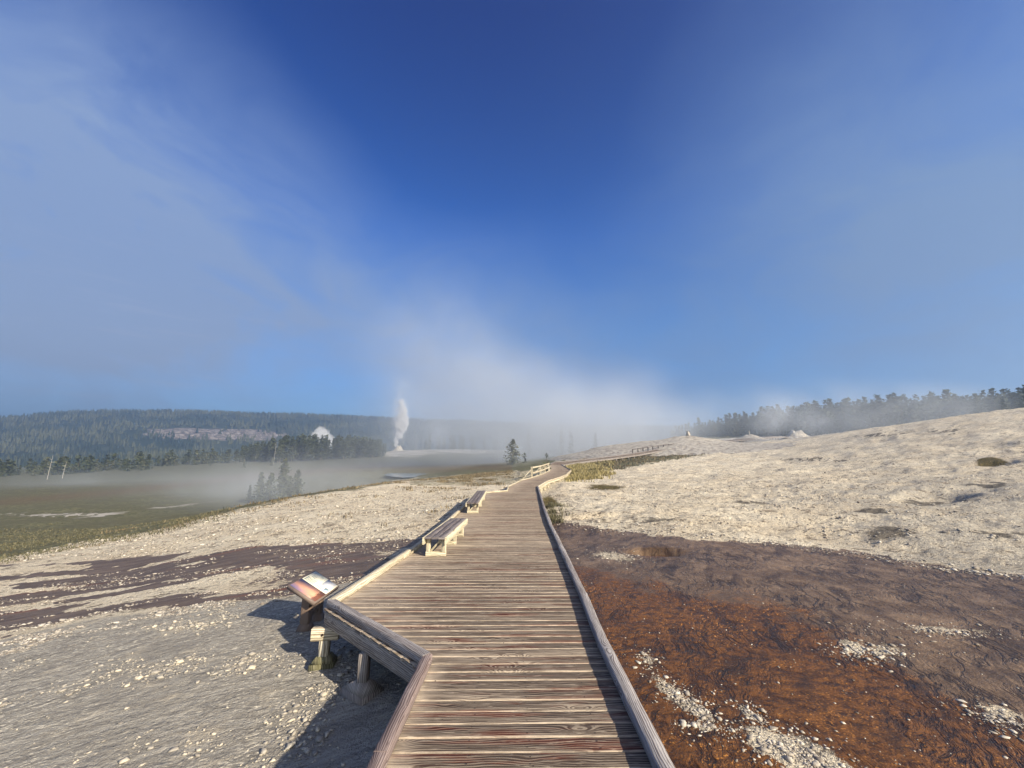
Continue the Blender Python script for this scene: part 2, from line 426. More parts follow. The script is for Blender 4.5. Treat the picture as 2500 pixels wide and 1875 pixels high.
strk = fbm(gx * .35 + gy * .1, gy * 1.3 - gx * .3, 4, 51)
bandL_patch = np.clip((strk - .51) / .06, 0, 1) * bandL * np.clip(1.3 - 1.1 * np.exp(-((PXg - 820) / 240) ** 2), 0, 1)
grass = band(-PYg, -(grass_edge(PXg) + wob * 14), 10) * ((gx < 0) | ((gy > 30) & (gx < dxl(gy) - .2)) | ((gy > 76) & (PXg < 1390))) * infr
grass = np.where((PXg > 1000) & (PXg < 1340) & (PYg > 1150) & (PYg < 1185), np.maximum(grass, .5), grass)
farR = (PXg > 1360) & (gy > 40)
grassR = np.clip((np.interp(PXg, [1360, 1400, 1470, 1560, 1700, 1900], [1176, 1166, 1150, 1138, 1112, 1085]) + wobs * 16 - PYg) / 6 + .5, 0, 1) * (PXg > 1340) * np.clip((1950 - PXg) / 200, 0, 1) * (gy > 40) * (gx > dxr(gy))
grass = np.maximum(grass, grassR * .8)
sage = np.exp(-((PXg - 1480) / 60) ** 2 - ((PYg - 1188) / 9) ** 2) * .8 + np.exp(-((PXg - 1340) / 25) ** 2 - ((PYg - 1225) / 18) ** 2) + np.exp(-((PXg - 2420) / 40) ** 2 - ((PYg - 1127) / 10) ** 2) * 1.2
sage = np.where(gx > dxr(gy), sage, 0)
terr = np.exp(-((PXg - 1080) / 190) ** 4 - ((PYg - 1100 - wob * 5) / 8) ** 2) + .7 * np.exp(-((PXg - 985) / 60) ** 2 - ((PYg - 1113) / 8) ** 2) + np.exp(-((PXg - 120) / 140) ** 2 - ((PYg - 1256) / 7) ** 2) * (strk > .5) \
    + .7 * np.exp(-((PXg - 330) / 260) ** 2 - ((PYg - (1275 - .12 * (PXg - 100))) / 3) ** 2)
terr = np.where(infr, terr, 0)
mound = ((PXg > 1380) & (PXg < 2100) & (gy > 104) & (gy < 200)).astype(float)
dark = np.zeros_like(gx); PXw = PXg + wob * 90; PYw = PYg + wobs * 16 + wob * 14  # dark blobs: shade of the hollows painted into the ground colour
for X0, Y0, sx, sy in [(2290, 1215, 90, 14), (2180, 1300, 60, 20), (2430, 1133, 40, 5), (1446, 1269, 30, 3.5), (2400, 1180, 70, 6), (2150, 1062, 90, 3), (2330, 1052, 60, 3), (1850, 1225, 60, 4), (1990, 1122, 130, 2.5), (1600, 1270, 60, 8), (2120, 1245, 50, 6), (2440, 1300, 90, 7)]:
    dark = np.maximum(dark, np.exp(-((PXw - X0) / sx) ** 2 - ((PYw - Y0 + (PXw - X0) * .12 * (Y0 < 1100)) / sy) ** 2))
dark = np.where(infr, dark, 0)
greyR = .55 * band(PXg, 1950 + wob * 500, 500) * band(PYg, 1130 + wob * 60, 120) * rightside * (1 - brownR)
mud = np.clip(greyL + greyR, 0, 1)
stripe = np.exp(-((PYg - np.interp(PXg, [0, 300, 600, 900], [1226, 1200, 1165, 1140])) / 9) ** 2) * (gx < 0) * infr
zone1 = np.stack([np.clip(np.maximum(brownR * (1 - np.clip(crustR, 0, 1)), 0), 0, 1), np.clip(orange, 0, 1), np.clip(grass, 0, 1)], 1)
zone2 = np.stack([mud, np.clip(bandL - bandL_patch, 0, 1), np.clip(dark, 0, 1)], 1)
zone3 = np.stack([np.clip(sage, 0, 1), np.clip(terr + mound, 0, 1), np.clip(stripe, 0, 1)], 1)

mg, g, b = new_mat('sinter_ground')
P = g.n('ShaderNodeTexCoord').outputs['Object']
def attr(n):
    a = g.n('ShaderNodeAttribute', attribute_name=n).outputs['Color']; s_ = g.n('ShaderNodeSeparateColor', {0: a}); return s_.outputs
z1, z2, z3 = attr('zone1'), attr('zone2'), attr('zone3')
nA = g.noise(P, .35, 5); nB = g.noise(P, 2.2, 6, .62); nC = g.noise(g.map(P, rot=(0, 0, R(-8)), sc=(.75, 1.25, 1)), 11, 6, .65); nD = g.noise(P, 45, 4, .6)
vor = g.n('ShaderNodeTexVoronoi', {'Vector': P, 'Scale': 16.0}, feature='DISTANCE_TO_EDGE').outputs[0]
vor2 = g.n('ShaderNodeTexVoronoi', {'Vector': g.map(P, rot=(0, 0, .5), sc=(.6, 1.3, 1)), 'Scale': 34.0}).outputs[0]
# white crust: pale crumbs over darker hollows
crumb = g.sstep(g.m('ADD', g.m('MULTIPLY', nC, .55), g.m('MULTIPLY', nB, .5)), .42, .52)
crust = g.mix(crumb, (.19, .16, .125), (.86, .77, .59))
crust = g.mix(g.sstep(nA, .35, .65), crust, g.mix(1.0, crust, (.84, .81, .78), 'MULTIPLY'))
crust = g.mix(g.m('MULTIPLY', g.sstep(nD, .55, .40), .55), crust, (.17, .14, .12))
# grey silty flat with streaks
stv = g.stretch(P, 24, .45, 2.6)
st = g.noise(stv, 5.5, 7, .68, .3); st2 = g.noise(g.stretch(P, 27, .5, 4.2), 2.6, 5, .62)
silt = g.mix(g.sstep(st, .38, .66), (.27, .25, .215), (.45, .42, .36))
silt = g.mix(g.sstep(st2, .45, .7), silt, (.33, .305, .26))
silt = g.mix(g.m('MULTIPLY', g.sstep(nB, .56, .7), .6), silt, (.50, .44, .34))
fl = g.noise(g.stretch(P, 27, .55, 1.7), 26.0, 4, .55)
silt = g.mix(g.m('MULTIPLY', g.sstep(fl, .57, .63), g.sstep(nA, .34, .52)), silt, (.76, .70, .57))
silt = g.mix(g.m('MULTIPLY', g.sstep(fl, .40, .33), .5), silt, (.09, .08, .07))
crk = g.n('ShaderNodeTexVoronoi', {'Vector': g.vm('ADD', P, g.vm('SCALE', g.n('ShaderNodeTexNoise', {'Vector': P, 'Scale': 5.0}).outputs[1], sc=.25)), 'Scale': 6.0}, feature='DISTANCE_TO_EDGE').outputs[0]
silt = g.mix(g.m('MULTIPLY', g.sstep(crk, .02, .0), g.sstep(nA, .48, .6)), silt, (.05, .045, .04))
# wet brown microbial mat with branching dark runnels
wrp = g.n('ShaderNodeTexNoise', {'Vector': P, 'Scale': 1.1, 'Detail': 3.0}).outputs[1]
Pb = g.vm('ADD', g.stretch(P, 62, .55, 1.6), g.vm('SCALE', wrp, sc=.55))
e1 = g.n('ShaderNodeTexVoronoi', {'Vector': Pb, 'Scale': 2.4, 'Randomness': 1.0}, feature='DISTANCE_TO_EDGE').outputs[0]
e2 = g.n('ShaderNodeTexVoronoi', {'Vector': Pb, 'Scale': 6.5}, feature='DISTANCE_TO_EDGE').outputs[0]
rill = g.m('MAXIMUM', g.m('MULTIPLY', g.sstep(e1, .11, .0), .8), g.m('MULTIPLY', g.sstep(e2, .10, .0), .65))
Pr = g.stretch(g.vm('ADD', P, g.vm('SCALE', wrp, sc=.9)), 62, .42, 1.5)
ra = g.m('ABSOLUTE', g.m('SUBTRACT', g.noise(Pr, 2.4, 5, .6), .5)); rb = g.m('ABSOLUTE', g.m('SUBTRACT', g.noise(Pr, 7.0, 4, .6), .5))
rill = g.m('MAXIMUM', g.m('MULTIPLY', rill, .25), g.m('MAXIMUM', g.m('MULTIPLY', g.sstep(ra, .055, .0), .95), g.m('MULTIPLY', g.sstep(rb, .03, .0), .35)))
rill = g.m('MULTIPLY', rill, g.sstep(g.noise(P, .8, 4), .36, .60))
mat_b = g.mix(g.sstep(nB, .35, .68), (.105, .066, .038), (.215, .145, .088))
mat_o = g.mix(g.sstep(nC, .35, .62), (.045, .019, .006), (.150, .062, .016))
mat_o = g.mix(g.m('MULTIPLY', g.sstep(nD, .56, .70), g.sstep(nB, .42, .6)), mat_o, (.50, .22, .045))
om = g.sstep(g.m('ADD', z1[1], g.m('MULTIPLY', g.m('SUBTRACT', nB, .5), 1.3)), .35, .75)
brown = g.mix(om, mat_b, mat_o)
brown = g.mix(g.m('MULTIPLY', g.sstep(g.noise(Pb, 1.6, 5, .65), .52, .66), .7), brown, (.032, .018, .011))
brown = g.mix(g.m('MULTIPLY', rill, .85), brown, (.014, .008, .006))
# violet-grey mud of the runoff band on the left
mudc = g.mix(g.sstep(g.noise(stv, 2.2, 5, .6), .35, .65), (.080, .056, .040), (.155, .114, .083))
mudc = g.mix(g.m('MULTIPLY', g.sstep(g.noise(g.stretch(P, 20, .15, 2.2), 1.0, 3), .58, .70), .8), mudc, (.16, .055, .02))
# grasses
gr = g.mix(g.sstep(nB, .35, .65), (.085, .090, .050), (.19, .18, .105))
gr = g.mix(g.sstep(nA, .42, .62), gr, (.12, .115, .070))
gr = g.mix(g.m('MULTIPLY', z3[2], .5), gr, (.15, .095, .06))
gr = g.mix(g.m('MULTIPLY', g.sstep(nC, .55, .7), .5), gr, (.24, .20, .11))
sg = g.mix(g.sstep(nC, .4, .6), (.05, .045, .02), (.17, .13, .05))
def edge(zz, w=.35, k=.9):
    return g.sstep(g.m('ADD', zz, g.m('MULTIPLY', g.m('SUBTRACT', nB, .5), k)), .5 - w / 2, .5 + w / 2)
col = crust
col = g.mix(edge(z2[0], .5, 1.0), col, silt)
col = g.mix(edge(z2[1], .12, 1.3), col, mudc)
eg = edge(z1[2], .35, 1.2); col = g.mix(eg, col, gr)
eb = g.sstep(g.m('ADD', z1[0], g.m('ADD', g.m('MULTIPLY', g.m('SUBTRACT', nB, .5), .8), g.m('MULTIPLY', g.m('SUBTRACT', nC, .5), 1.3))), .42, .58); col = g.mix(eb, col, brown)
brn_f = g.noise(g.stretch(P, 62, .6, 1.6), 24.0, 4, .6)
col = g.mix(g.m('MULTIPLY', g.m('MULTIPLY', eb, om), g.m('MULTIPLY', g.sstep(brn_f, .60, .68), g.sstep(nA, .44, .58))), col, (.50, .22, .05))
col = g.mix(edge(z3[0], .3, 1.0), col, sg)
col = g.mix(g.m('MULTIPLY', edge(z3[1], .3, 1.0), g.sstep(g.noise(g.map(P, sc=(.4, 1.2, 1)), .12, 4, .6), .38, .56)), col, (.44, .41, .36))
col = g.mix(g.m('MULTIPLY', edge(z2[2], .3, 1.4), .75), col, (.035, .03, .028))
g.set(b.inputs['Base Color'], col)
wet = g.m('MAXIMUM', eb, g.m('MULTIPLY', edge(z2[1], .12, 1.3), .9))
g.set(b.inputs['Roughness'], g.m('SUBTRACT', .92, g.m('MULTIPLY', wet, g.lin(nC, .3, .7, .60, .38))))
g.set(b.inputs['Specular IOR Level'], g.lin(wet, 0, 1, .12, .26))
hgt = g.m('ADD', g.m('ADD', g.m('MULTIPLY', nB, .9), g.m('MULTIPLY', nC, .55)), g.m('MULTIPLY', nD, .26))
hgt = g.m('SUBTRACT', hgt, g.m('MULTIPLY', rill, g.m('MULTIPLY', eb, .8)))
dis = g.m('SUBTRACT', 1.0, g.m('MULTIPLY', wet, .66)); dis = g.m('SUBTRACT', dis, g.m('MULTIPLY', z2[0], .15))
bmp = g.n('ShaderNodeBump', {'Strength': dis, 'Distance': .20, 'Height': hgt})
g.links.new(bmp.outputs[0], b.inputs['Normal'])
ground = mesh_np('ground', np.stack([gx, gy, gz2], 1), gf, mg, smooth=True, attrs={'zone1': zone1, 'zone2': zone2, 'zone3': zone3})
tag(ground, 'pale crusted thermal ground with brown runoff', 'ground', kind='structure')
if ground.data.polygons[gf.shape[0] // 2].normal.z < 0: ground.data.flip_normals()

# ------------------------------------------------------------------ far ridge
def ridge_row(X): return np.interp(X, [-900, -300, 0, 120, 250, 500, 720, 900, 1050, 1160, 1300, 1700, 2600, 3600], [1080, 1050, 1031, 1020, 1016, 1020, 1024, 1031, 1036, 1039, 1046, 1052, 1058, 1060])
hn_a, hn_r = 260, 60
ha = np.radians(np.linspace(-72, 60, hn_a)); hr = np.linspace(620, 1900, hn_r)
HA, HR = np.meshgrid(ha, hr); hx = (np.sin(HA) * HR).ravel(); hy = (np.cos(HA) * HR).ravel()
HX = 1250 + FPX * np.tan(HA.ravel()) * 1.02
top = EYE + (1118 - ridge_row(HX)) * (1500 * np.cos(HA.ravel())) / FPX * 1.0 - 11
t = np.clip((HR.ravel() - 700) / 620, 0, 1); prof = np.where(t < .25, t * .35, .0875 + (np.clip((t - .25) / .5, 0, 1) ** .9) * .80)
prof = np.minimum(prof + np.clip(t - .75, 0, 1) * .6, 1.02)
hb = base_z(hx, hy) - 1
hz = hb + (top - hb) * prof + (fbm(hx * .008, hy * .008, 5, 71) - .5) * 26 * np.clip(t * 2, 0, 1) * (1 - t * .7)
hz = np.where(HR.ravel() > 1350, hz - (HR.ravel() - 1350) * .03, hz)
HPX, HPY = to_px(hx, hy, hz)
rockm = np.exp(-((HPX - 530) / 190) ** 4 - ((HPY - 1058 - (HPX - 400) * .02) / 15) ** 4) + .5 * np.exp(-((HPX - 1040) / 90) ** 2 - ((HPY - 1075) / 12) ** 2)
hi = np.arange(hn_a * hn_r).reshape(hn_r, hn_a)
hf = np.stack([hi[:-1, :-1], hi[:-1, 1:], hi[1:, 1:], hi[1:, :-1]], -1).reshape(-1, 4)[:, ::-1]
mh, g, b = new_mat('ridge_slope', .95)
P = g.n('ShaderNodeTexCoord').outputs['Object']
a_ = g.n('ShaderNodeSeparateColor', {0: g.n('ShaderNodeAttribute', attribute_name='rock').outputs[0]}).outputs[0]
n1 = g.noise(P, .03, 6, .6); n2 = g.noise(g.map(P, sc=(1, 1, .3)), .12, 5, .6)
forestc = g.mix(g.sstep(n1, .4, .6), (.022, .034, .018), (.05, .06, .032))
rockc = g.mix(g.sstep(n2, .42, .62), (.12, .10, .085), (.36, .31, .27))
g.set(b.inputs['Base Color'], g.mix(g.sstep(g.m('ADD', a_, g.m('MULTIPLY', g.m('SUBTRACT', n1, .5), .8)), .35, .65), forestc, rockc))
bm_ = g.n('ShaderNodeBump', {'Strength': .8, 'Distance': 6.0, 'Height': n2}); g.links.new(bm_.outputs[0], b.inputs['Normal'])
hills = mesh_np('hills', np.stack([hx, hy, hz], 1), hf, mh, smooth=True, attrs={'rock': np.stack([rockm] * 3, 1)})
tag(hills, 'long forested ridge with a pale rocky slope', 'hills', kind='structure')
if hills.data.polygons[2000].normal.z < 0: hills.data.flip_normals()

# ------------------------------------------------------------------ wood
def wood_mat(name, light, dark, red, redamt=.35, fine=1.0, edge_light=None):
    m, g, b = new_mat(name, .82)
    uv = g.n('ShaderNodeUVMap', uv_map='UVMap').outputs[0]
    a = g.n('ShaderNodeAttribute', attribute_name='tone').outputs['Color']; s_ = g.n('ShaderNodeSeparateColor', {0: a}).outputs
    tone, wear_sunlit = s_[0], s_[1]
    # knots push the grain lines aside
    kv = g.n('ShaderNodeTexVoronoi', {'Vector': g.map(uv, sc=(1.5, 5.5, 1)), 'Scale': 1.0, 'Randomness': 1.0})
    kd = kv.outputs['Distance']; knot = g.m('EXPONENT', g.m('MULTIPLY', g.m('POWER', kd, 2.0), -26.0))
    wob = g.noise(g.map(uv, sc=(1.3, 4, 1)), 1.0, 3, .5)
    gv = g.n('ShaderNodeSeparateXYZ', {0: uv}).outputs
    ring = g.m('ADD', g.m('MULTIPLY', gv[1], 300.0 * fine), g.m('ADD', g.m('MULTIPLY', wob, 30.0), g.m('MULTIPLY', knot, 34.0)))
    rn = g.noise(g.n('ShaderNodeCombineXYZ', {0: g.m('MULTIPLY', gv[0], 1.2), 1: g.m('MULTIPLY', ring, .13), 2: 0.0}).outputs[0], 2.0, 3, .6)
    line = g.m('SINE', g.m('ADD', ring, g.m('MULTIPLY', rn, 7.0)))
    gl = g.sstep(g.m('ADD', g.m('MULTIPLY', line, .22), rn), .25, .75)
    st = g.noise(g.map(uv, sc=(.9, 13, 1)), 1.0, 4, .6)          # broad stain stripes
    st2 = g.noise(g.map(uv, loc=(7, 3, 0), sc=(.8, 9, 1)), 1.0, 3, .6)
    bl = g.noise(g.map(uv, sc=(3.5, 7, 1)), 1.0, 5, .65)
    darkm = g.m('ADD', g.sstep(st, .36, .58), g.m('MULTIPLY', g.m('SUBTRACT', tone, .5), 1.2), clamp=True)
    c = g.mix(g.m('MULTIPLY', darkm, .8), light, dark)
    c = g.mix(g.m('MULTIPLY', g.m('MULTIPLY', g.sstep(st2, .50, .62), g.sstep(tone, .25, .8)), redamt), c, red)
    c = g.mix(g.m('MULTIPLY', g.sstep(gl, .60, .20), .72), c, g.mix(1.0, c, (.30, .25, .24), 'MULTIPLY'))
    c = g.mix(g.m('MULTIPLY', g.sstep(gl, .6, .95), .42), c, light)
    c = g.mix(g.m('MULTIPLY', g.sstep(bl, .58, .74), .5), c, light)
    ds = g.noise(g.map(uv, loc=(2, 9, 0), sc=(5, 48, 1)), 1.0, 3, .55)
    c = g.mix(g.m('MULTIPLY', g.sstep(ds, .60, .70), .65), c, tuple(min(1, v * 1.25) for v in light))
    c = g.mix(g.m('MULTIPLY', g.sstep(ds, .38, .30), .6), c, tuple(v * .6 for v in dark))
    c = g.mix(g.m('MULTIPLY', knot, .55), c, g.mix(g.sstep(line, -.3, .5), dark, light))
    c = g.mix(g.m('MULTIPLY', wear_sunlit, g.lin(bl, .3, .7, .15, .75)), c, edge_light or light)
    # nail heads and worn specks
    nl = g.n('ShaderNodeTexVoronoi', {'Vector': g.map(uv, sc=(5, 16, 1)), 'Scale': 1.0}).outputs['Distance']
    c = g.mix(g.sstep(nl, .045, .03), c, (.02, .015, .012))
    g.set(b.inputs['Base Color'], c)
    h = g.m('ADD', g.m('MULTIPLY', gl, .6), g.m('MULTIPLY', bl, .5))
    bp = g.n('ShaderNodeBump', {'Strength': .55, 'Distance': .006, 'Height': h}); g.links.new(bp.outputs[0], b.inputs['Normal'])
    return m


M_deck = wood_mat('weathered_decking', (.365, .300, .222), (.046, .026, .018), (.130, .034, .017), 1.0, 1.0, (.62, .52, .40))
M_kerb = wood_mat('grey_timber', (.36, .34, .33), (.13, .11, .11), (.11, .06, .05), .35, 1.2)
M_pale = wood_mat('pale_timber', (.66, .60, .45), (.46, .40, .27), (.40, .30, .18), .3, .8)
M_beam = wood_mat('beam_timber', (.40, .36, .31), (.22, .19, .17), (.20, .12, .08), .25, 1.0)
M_moss = wood_mat('mossy_timber', (.32, .29, .18), (.12, .12, .05), (.10, .09, .03), .5, 1.0)


def offset_line(pts, d):
    """offset a polyline sideways by d (positive = to its left)"""
    out = []
    for i, p in enumerate(pts):
        ns = []
        for a, b_ in ((i - 1, i), (i, i + 1)):
            if a < 0 or b_ >= len(pts): continue
            t = Vector((pts[b_][0] - pts[a][0], pts[b_][1] - pts[a][1])); ns.append(Vector((-t.y, t.x)).normalized())
        n = sum(ns, Vector((0, 0))); n.normalize(); k = 1 / max(n.dot(ns[0]), .5)
        out.append((p[0] + n.x * d * k, p[1] + n.y * d * k))
    return out


flat_dark, _g, _b = new_mat('screw_steel', .5); _b.inputs['Base Color'].default_value = (.02, .016, .014, 1)
walk = empty('boardwalk')
tag(walk, 'long weathered plank boardwalk with raised kerb timbers crossing the runoff', 'boardwalk')
KW, KH = .10, .085
OL = np.array(offset_line(DL, KW + .03)); OR = np.array(offset_line(DR, -(KW + .03)))
def oxl(y): return float(np.interp(y, OL[:, 1], OL[:, 0]))
def oxr(y): return float(np.interp(y, OR[:, 1], OR[:, 0]))
dv, dfc, duv, dtn = [], [], [], []
def plank(corners, zs, w, L, near, tone):
    """corners: near-left, near-right, far-left, far-right (x,y); plank with eased edges"""
    (a0, a1, b0, b1) = [Vector((c[0], c[1])) for c in corners]
    if near: prof = [(0, -.036), (0, -.007), (.03, -.0015), (.10, 0), (.5, -.0025), (.90, 0), (.97, -.0015), (1, -.007), (1, -.036)]
    else: prof = [(0, -.036), (0, -.006), (.12, 0), (.9, -.002), (1, -.008), (1, -.036)]
    ln = (a1 - a0).length
    st = [0, .22 / max(ln, .5), .5, 1 - .30 / max(ln, .5), 1]
    if near: st = [0, .10 / ln, .32 / ln, .35, .5, .65, 1 - .32 / ln, 1 - .1 / ln, 1]
    n0 = len(dv); ou, ov = rnd.random() * 60, rnd.random() * 60
    tl = [rnd.uniform(-.0035, .0035) for _ in range(3)] if near else [0, 0, 0]
    for s_ in st:
        p = a0.lerp(a1, s_); q = b0.lerp(b1, s_)
        tw = tl[0] * (1 - s_) + tl[1] * s_
        for (f, z) in prof:
            r_ = p.lerp(q, f)
            dv.append((r_.x, r_.y, zs(r_.x, r_.y) + z + tw * (f - .5) * 2 + tl[2] * .4))
            duv.append((ou + s_ * ln, ov + f * w)); wr = 1.0 if (s_ < .06 or s_ > .985) else (.55 if s_ < .14 else 0.0)
            dtn.append((tone, min(1, wr + (.9 if f in (0, .03) else 0)), 0))  # bleached ends, plus a near edge painted paler as if catching the sun
    k = len(prof)
    for i in range(len(st) - 1):
        for j in range(k - 1):
            A = n0 + i * k + j; dfc.append((A, A + k, A + k + 1, A + 1))
    # end caps as strips down to the underside
    for i in (0, len(st) - 1):
        base = n0 + i * k
        for j in range(1, k // 2):
            q = (base + j, base + j + 1, base + k - 2 - j, base + k - 1 - j)
            dfc.append(q if i == 0 else tuple(reversed(q)))
y = -2.6; nail_rows = []
while y < 71.5:
    w = .139 if y < 40 else .28
    w *= rnd.uniform(.985, 1.015); g_ = rnd.uniform(.004, .010) if y < 40 else .02
    sk = .012
    c = [(oxl(y), y - sk), (oxr(y), y + sk), (oxl(y + w), y + w - sk), (oxr(y + w), y + w + sk)]
    tone = min(1, max(0, rnd.gauss(.74 if y < 6 else .50, .22)))  # random wood tone; paler far mean paints in the look of grazing sunlight
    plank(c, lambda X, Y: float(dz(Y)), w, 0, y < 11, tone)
    if y < 10: nail_rows += [y + w * .25, y + w * .75]
    y += w + g_
nv_, nf_ = [], []
for py in nail_rows:
    for px in (-1.55, -.95, -.30, .12, .62):
        if dxl(py) + .05 < px < dxr(py):
            c0 = (px + rnd.uniform(-.012, .012), py + rnd.uniform(-.006, .006)); n0 = len(nv_)
            for k in range(6): nv_.append((c0[0] + .0048 * math.cos(k * 1.047), c0[1] + .0048 * math.sin(k * 1.047), .0022))
            nf_ += [(n0, n0 + 1, n0 + 2, n0 + 3), (n0, n0 + 3, n0 + 4, n0 + 5)]
# far stretch climbing the slope: right edge from the survey, left edge beside it
FR = [at_y(*p) for p in [(1366, 1137, 72), (1400, 1131.5, 75.5), (1421, 1128.5, 77.5), (1488, 1120.5, 82), (1561, 1110.5, 92), (1615, 1101, 100), (1687, 1090, 112), (1780, 1078, 130), (1850, 1070.5, 146), (1905, 1066.5, 160), (1990, 1068, 190)]]
FRx = [(p.x, p.y) for p in FR]
FLx = offset_line(FRx, 2.1); FLx[0] = (7.0, 72.0 + .35); FLx[1] = (8.4, 77.2)
FL = [Vector((q[0], q[1], p.z + .22)) for p, q in zip(FR, FLx)]
for i in range(len(FR) - 1):
    L = (FR[i + 1] - FR[i]).length; n = max(1, int(L / .42))
    for k in range(n):
        t0, t1 = k / n, (k + .92) / n
        r0, r1, l0, l1 = FR[i].lerp(FR[i + 1], t0), FR[i].lerp(FR[i + 1], t1), FL[i].lerp(FL[i + 1], t0), FL[i].lerp(FL[i + 1], t1)
        n0 = len(dv); tone = rnd.gauss(.5, .25); ou = rnd.random() * 50
        for p, u_ in ((l0, 0), (r0, 2), (r1, 2), (l1, 0)): dv.append(tuple(p)); duv.append((ou + u_, ou + (.1 if p in (r1, l1) else 0))); dtn.append((tone, 0, 0))
        dfc.append((n0, n0 + 1, n0 + 2, n0 + 3))
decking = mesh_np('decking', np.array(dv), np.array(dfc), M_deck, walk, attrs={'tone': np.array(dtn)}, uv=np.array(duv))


tag(mesh_np('screw_heads', nv_, np.array(nf_), flat_dark, decking), kind='stuff')
def along(pts, zf, step, joint=.0):
    """cut a polyline into pieces no longer than step; yields start, end"""
    for i in range(len(pts) - 1):
        a = Vector((pts[i][0], pts[i][1])); b_ = Vector((pts[i + 1][0], pts[i + 1][1])); L = (b_ - a).length; n = max(1, round(L / step))
        for k in range(n):
            p, q = a.lerp(b_, k / n), a.lerp(b_, (k + 1) / n)
            yield Vector((p.x, p.y, zf(p))), Vector((q.x, q.y, zf(q))), k, n
def kerb(pts, zf, mats, step=2.5):
    for j, (p, q, k, n) in enumerate(along(pts, zf, step)):
        d = (q - p).normalized(); mb = MB(); hh = KH + rnd.uniform(-.006, .012); near = p.y < 14
        lift = rnd.uniform(0, .006); p2 = p + d * .004; q2 = q + d * (.02 if k == n - 1 else -.004)
        sdv = Vector((-d.y, d.x, 0)) * rnd.uniform(-.006, .006)
        up = Vector((0, 0, hh / 2 + lift + .001))
        mb.beam(p2 + up + sdv, q2 + up - sdv, KW + rnd.uniform(-.006, .01), hh, bev=.007, seg=(16 if near else 1), jit=(.0022 if near else 0))
        mb.build('kerb_timber', mats(p), walk)
zdk = lambda p: float(dz(p.y))
ML = wood_mat('left_kerb_timber', (.27, .215, .20), (.085, .050, .048), (.09, .032, .026), .6, 1.2)
M_purp = ML
kerb(offset_line(DL, KW / 2 + .005), zdk, lambda p: M_purp if p.y < 4.2 else (M_kerb if p.y < 5.7 else M_pale))
kerb(offset_line(DR, -KW / 2 - .005), zdk, lambda p: M_kerb if p.y < 27 or 57 < p.y else M_pale, 2.1)
for pts in (FL, FR):
    for i in range(len(pts) - 1):
        mb = MB(); mb.beam(pts[i] + Vector((0, 0, .06)), pts[i + 1] + Vector((0, 0, .06)), .12, .11); mb.build('kerb_timber', M_kerb, walk)
# edge beams under the plank ends
def edge_beam(pts, zf, mats, step=3.6):
    for p, q, k, n in along(pts, zf, step):
        mb = MB(); o_ = Vector((0, 0, -.036 - .085 - .002)); mb.beam(p + o_, q + o_, .045, .17, bev=.004); mb.build('edge_beam', mats(p), walk)
edge_beam(offset_line(DL, KW - .005), zdk, lambda p: M_beam if p.y < 5.7 else M_pale)
edge_beam(offset_line(DR, -(KW - .005)), zdk, lambda p: M_kerb if p.y < 27 else M_pale)
for i in range(len(FR) - 1):
    for pts in (FR, FL):
        o_ = Vector((0, 0, -.13)); mb = MB(); mb.beam(pts[i] + o_, pts[i + 1] + o_, .05, .22); mb.build('edge_beam', M_beam, walk)
# joists seen from below at the near corner
for x0, y0, x1, y1 in ((-1.9, 5.5, .7, 5.5), (-1.3, 4.95, .7, 4.95), (-.72, 3.4, .8, 3.4)):
    mb = MB(); mb.beam((x0, y0, -.125), (x1, y1, -.125), .045, .16); mb.build('joist', M_beam, walk)
# posts with cap pieces and footing blocks
def support(x, y, ztop, mpost, mfoot, cap=True, foot=.17, rot=0.0, w=.105, capw=.34):
    gz_ = zt(x, y); h = ztop - gz_
    if h < .06: return
    pr = MB()
    pr.tapered((x, y, gz_ - .05), (w * .55, w * .55), (x, y, ztop - (.15 if cap else 0)), (w * .5, w * .5))
    pst = pr.build('post', mpost, walk)
    if foot:
        fm = MB(); fh = min(.13, h * .35)
        cr, sr = math.cos(rot), math.sin(rot)
        fm.tapered((0, 0, -.08), (foot, foot * .75), (0, 0, fh * .45), (foot * .98, foot * .7))
        fm.tapered((0, 0, fh * .45 + .002), (foot * .93, foot * .66), (0, 0, fh), (w * .75, w * .75))
        f_ = fm.build('footing_block', mfoot, pst); f_.location = (x, y, gz_); f_.rotation_euler = (0, 0, rot)
    if cap:
        c_ = MB(); c_.beam((x - capw / 2 * math.cos(rot), y - capw / 2 * math.sin(rot), ztop - .075), (x + capw / 2 * math.cos(rot), y + capw / 2 * math.sin(rot), ztop - .075), .09, .148)
        cp_ = c_.build('cap_beam', mpost, pst)
        hb_ = MB(); hb_.beam((x - .02, y - .06, ztop - .075), (x - .02, y - .0475, ztop - .075), .03, .03, bev=.01, tone=1); hb_.build('bolt', M_bolt, cp_)
M_bolt, _g, _b = new_mat('rusty_bolt', .7); _b.inputs['Base Color'].default_value = (.035, .02, .015, 1)
support(-2.47, 5.63, -.208, M_pale, M_moss, rot=.15, foot=.15)
support(-1.70, 4.95, -.208, M_beam, M_beam, rot=-.6, foot=.20, cap=False)
support(-.72, 3.2, -.208, M_beam, M_beam, cap=False)
for x, y in ((-2.10, 7.6), (-1.98, 10.4), (-1.9, 13.2), (-1.9, 16.4), (-1.9, 19.4), (-.24, 26), (.4, 31.8), (1.5, 37.5)): support(x, y, -.208, M_pale, M_beam, cap=False, foot=0)
for x, y in ((.98, 6.2), (1.05, 8.8), (1.1, 11.6), (1.25, 15.4), (1.4, 18.8), (1.6, 22.8)): support(x, y, -.208, M_kerb, M_beam, cap=False, foot=0)
for t in (27.6, 29.2, 31.6, 34.2, 37, 40.2, 43, 46.4, 49.5, 53, 57): support(dxr(t) + .06, t, -.208 + float(dz(t)), M_pale, M_pale, cap=True, foot=0, w=.14, capw=.3)
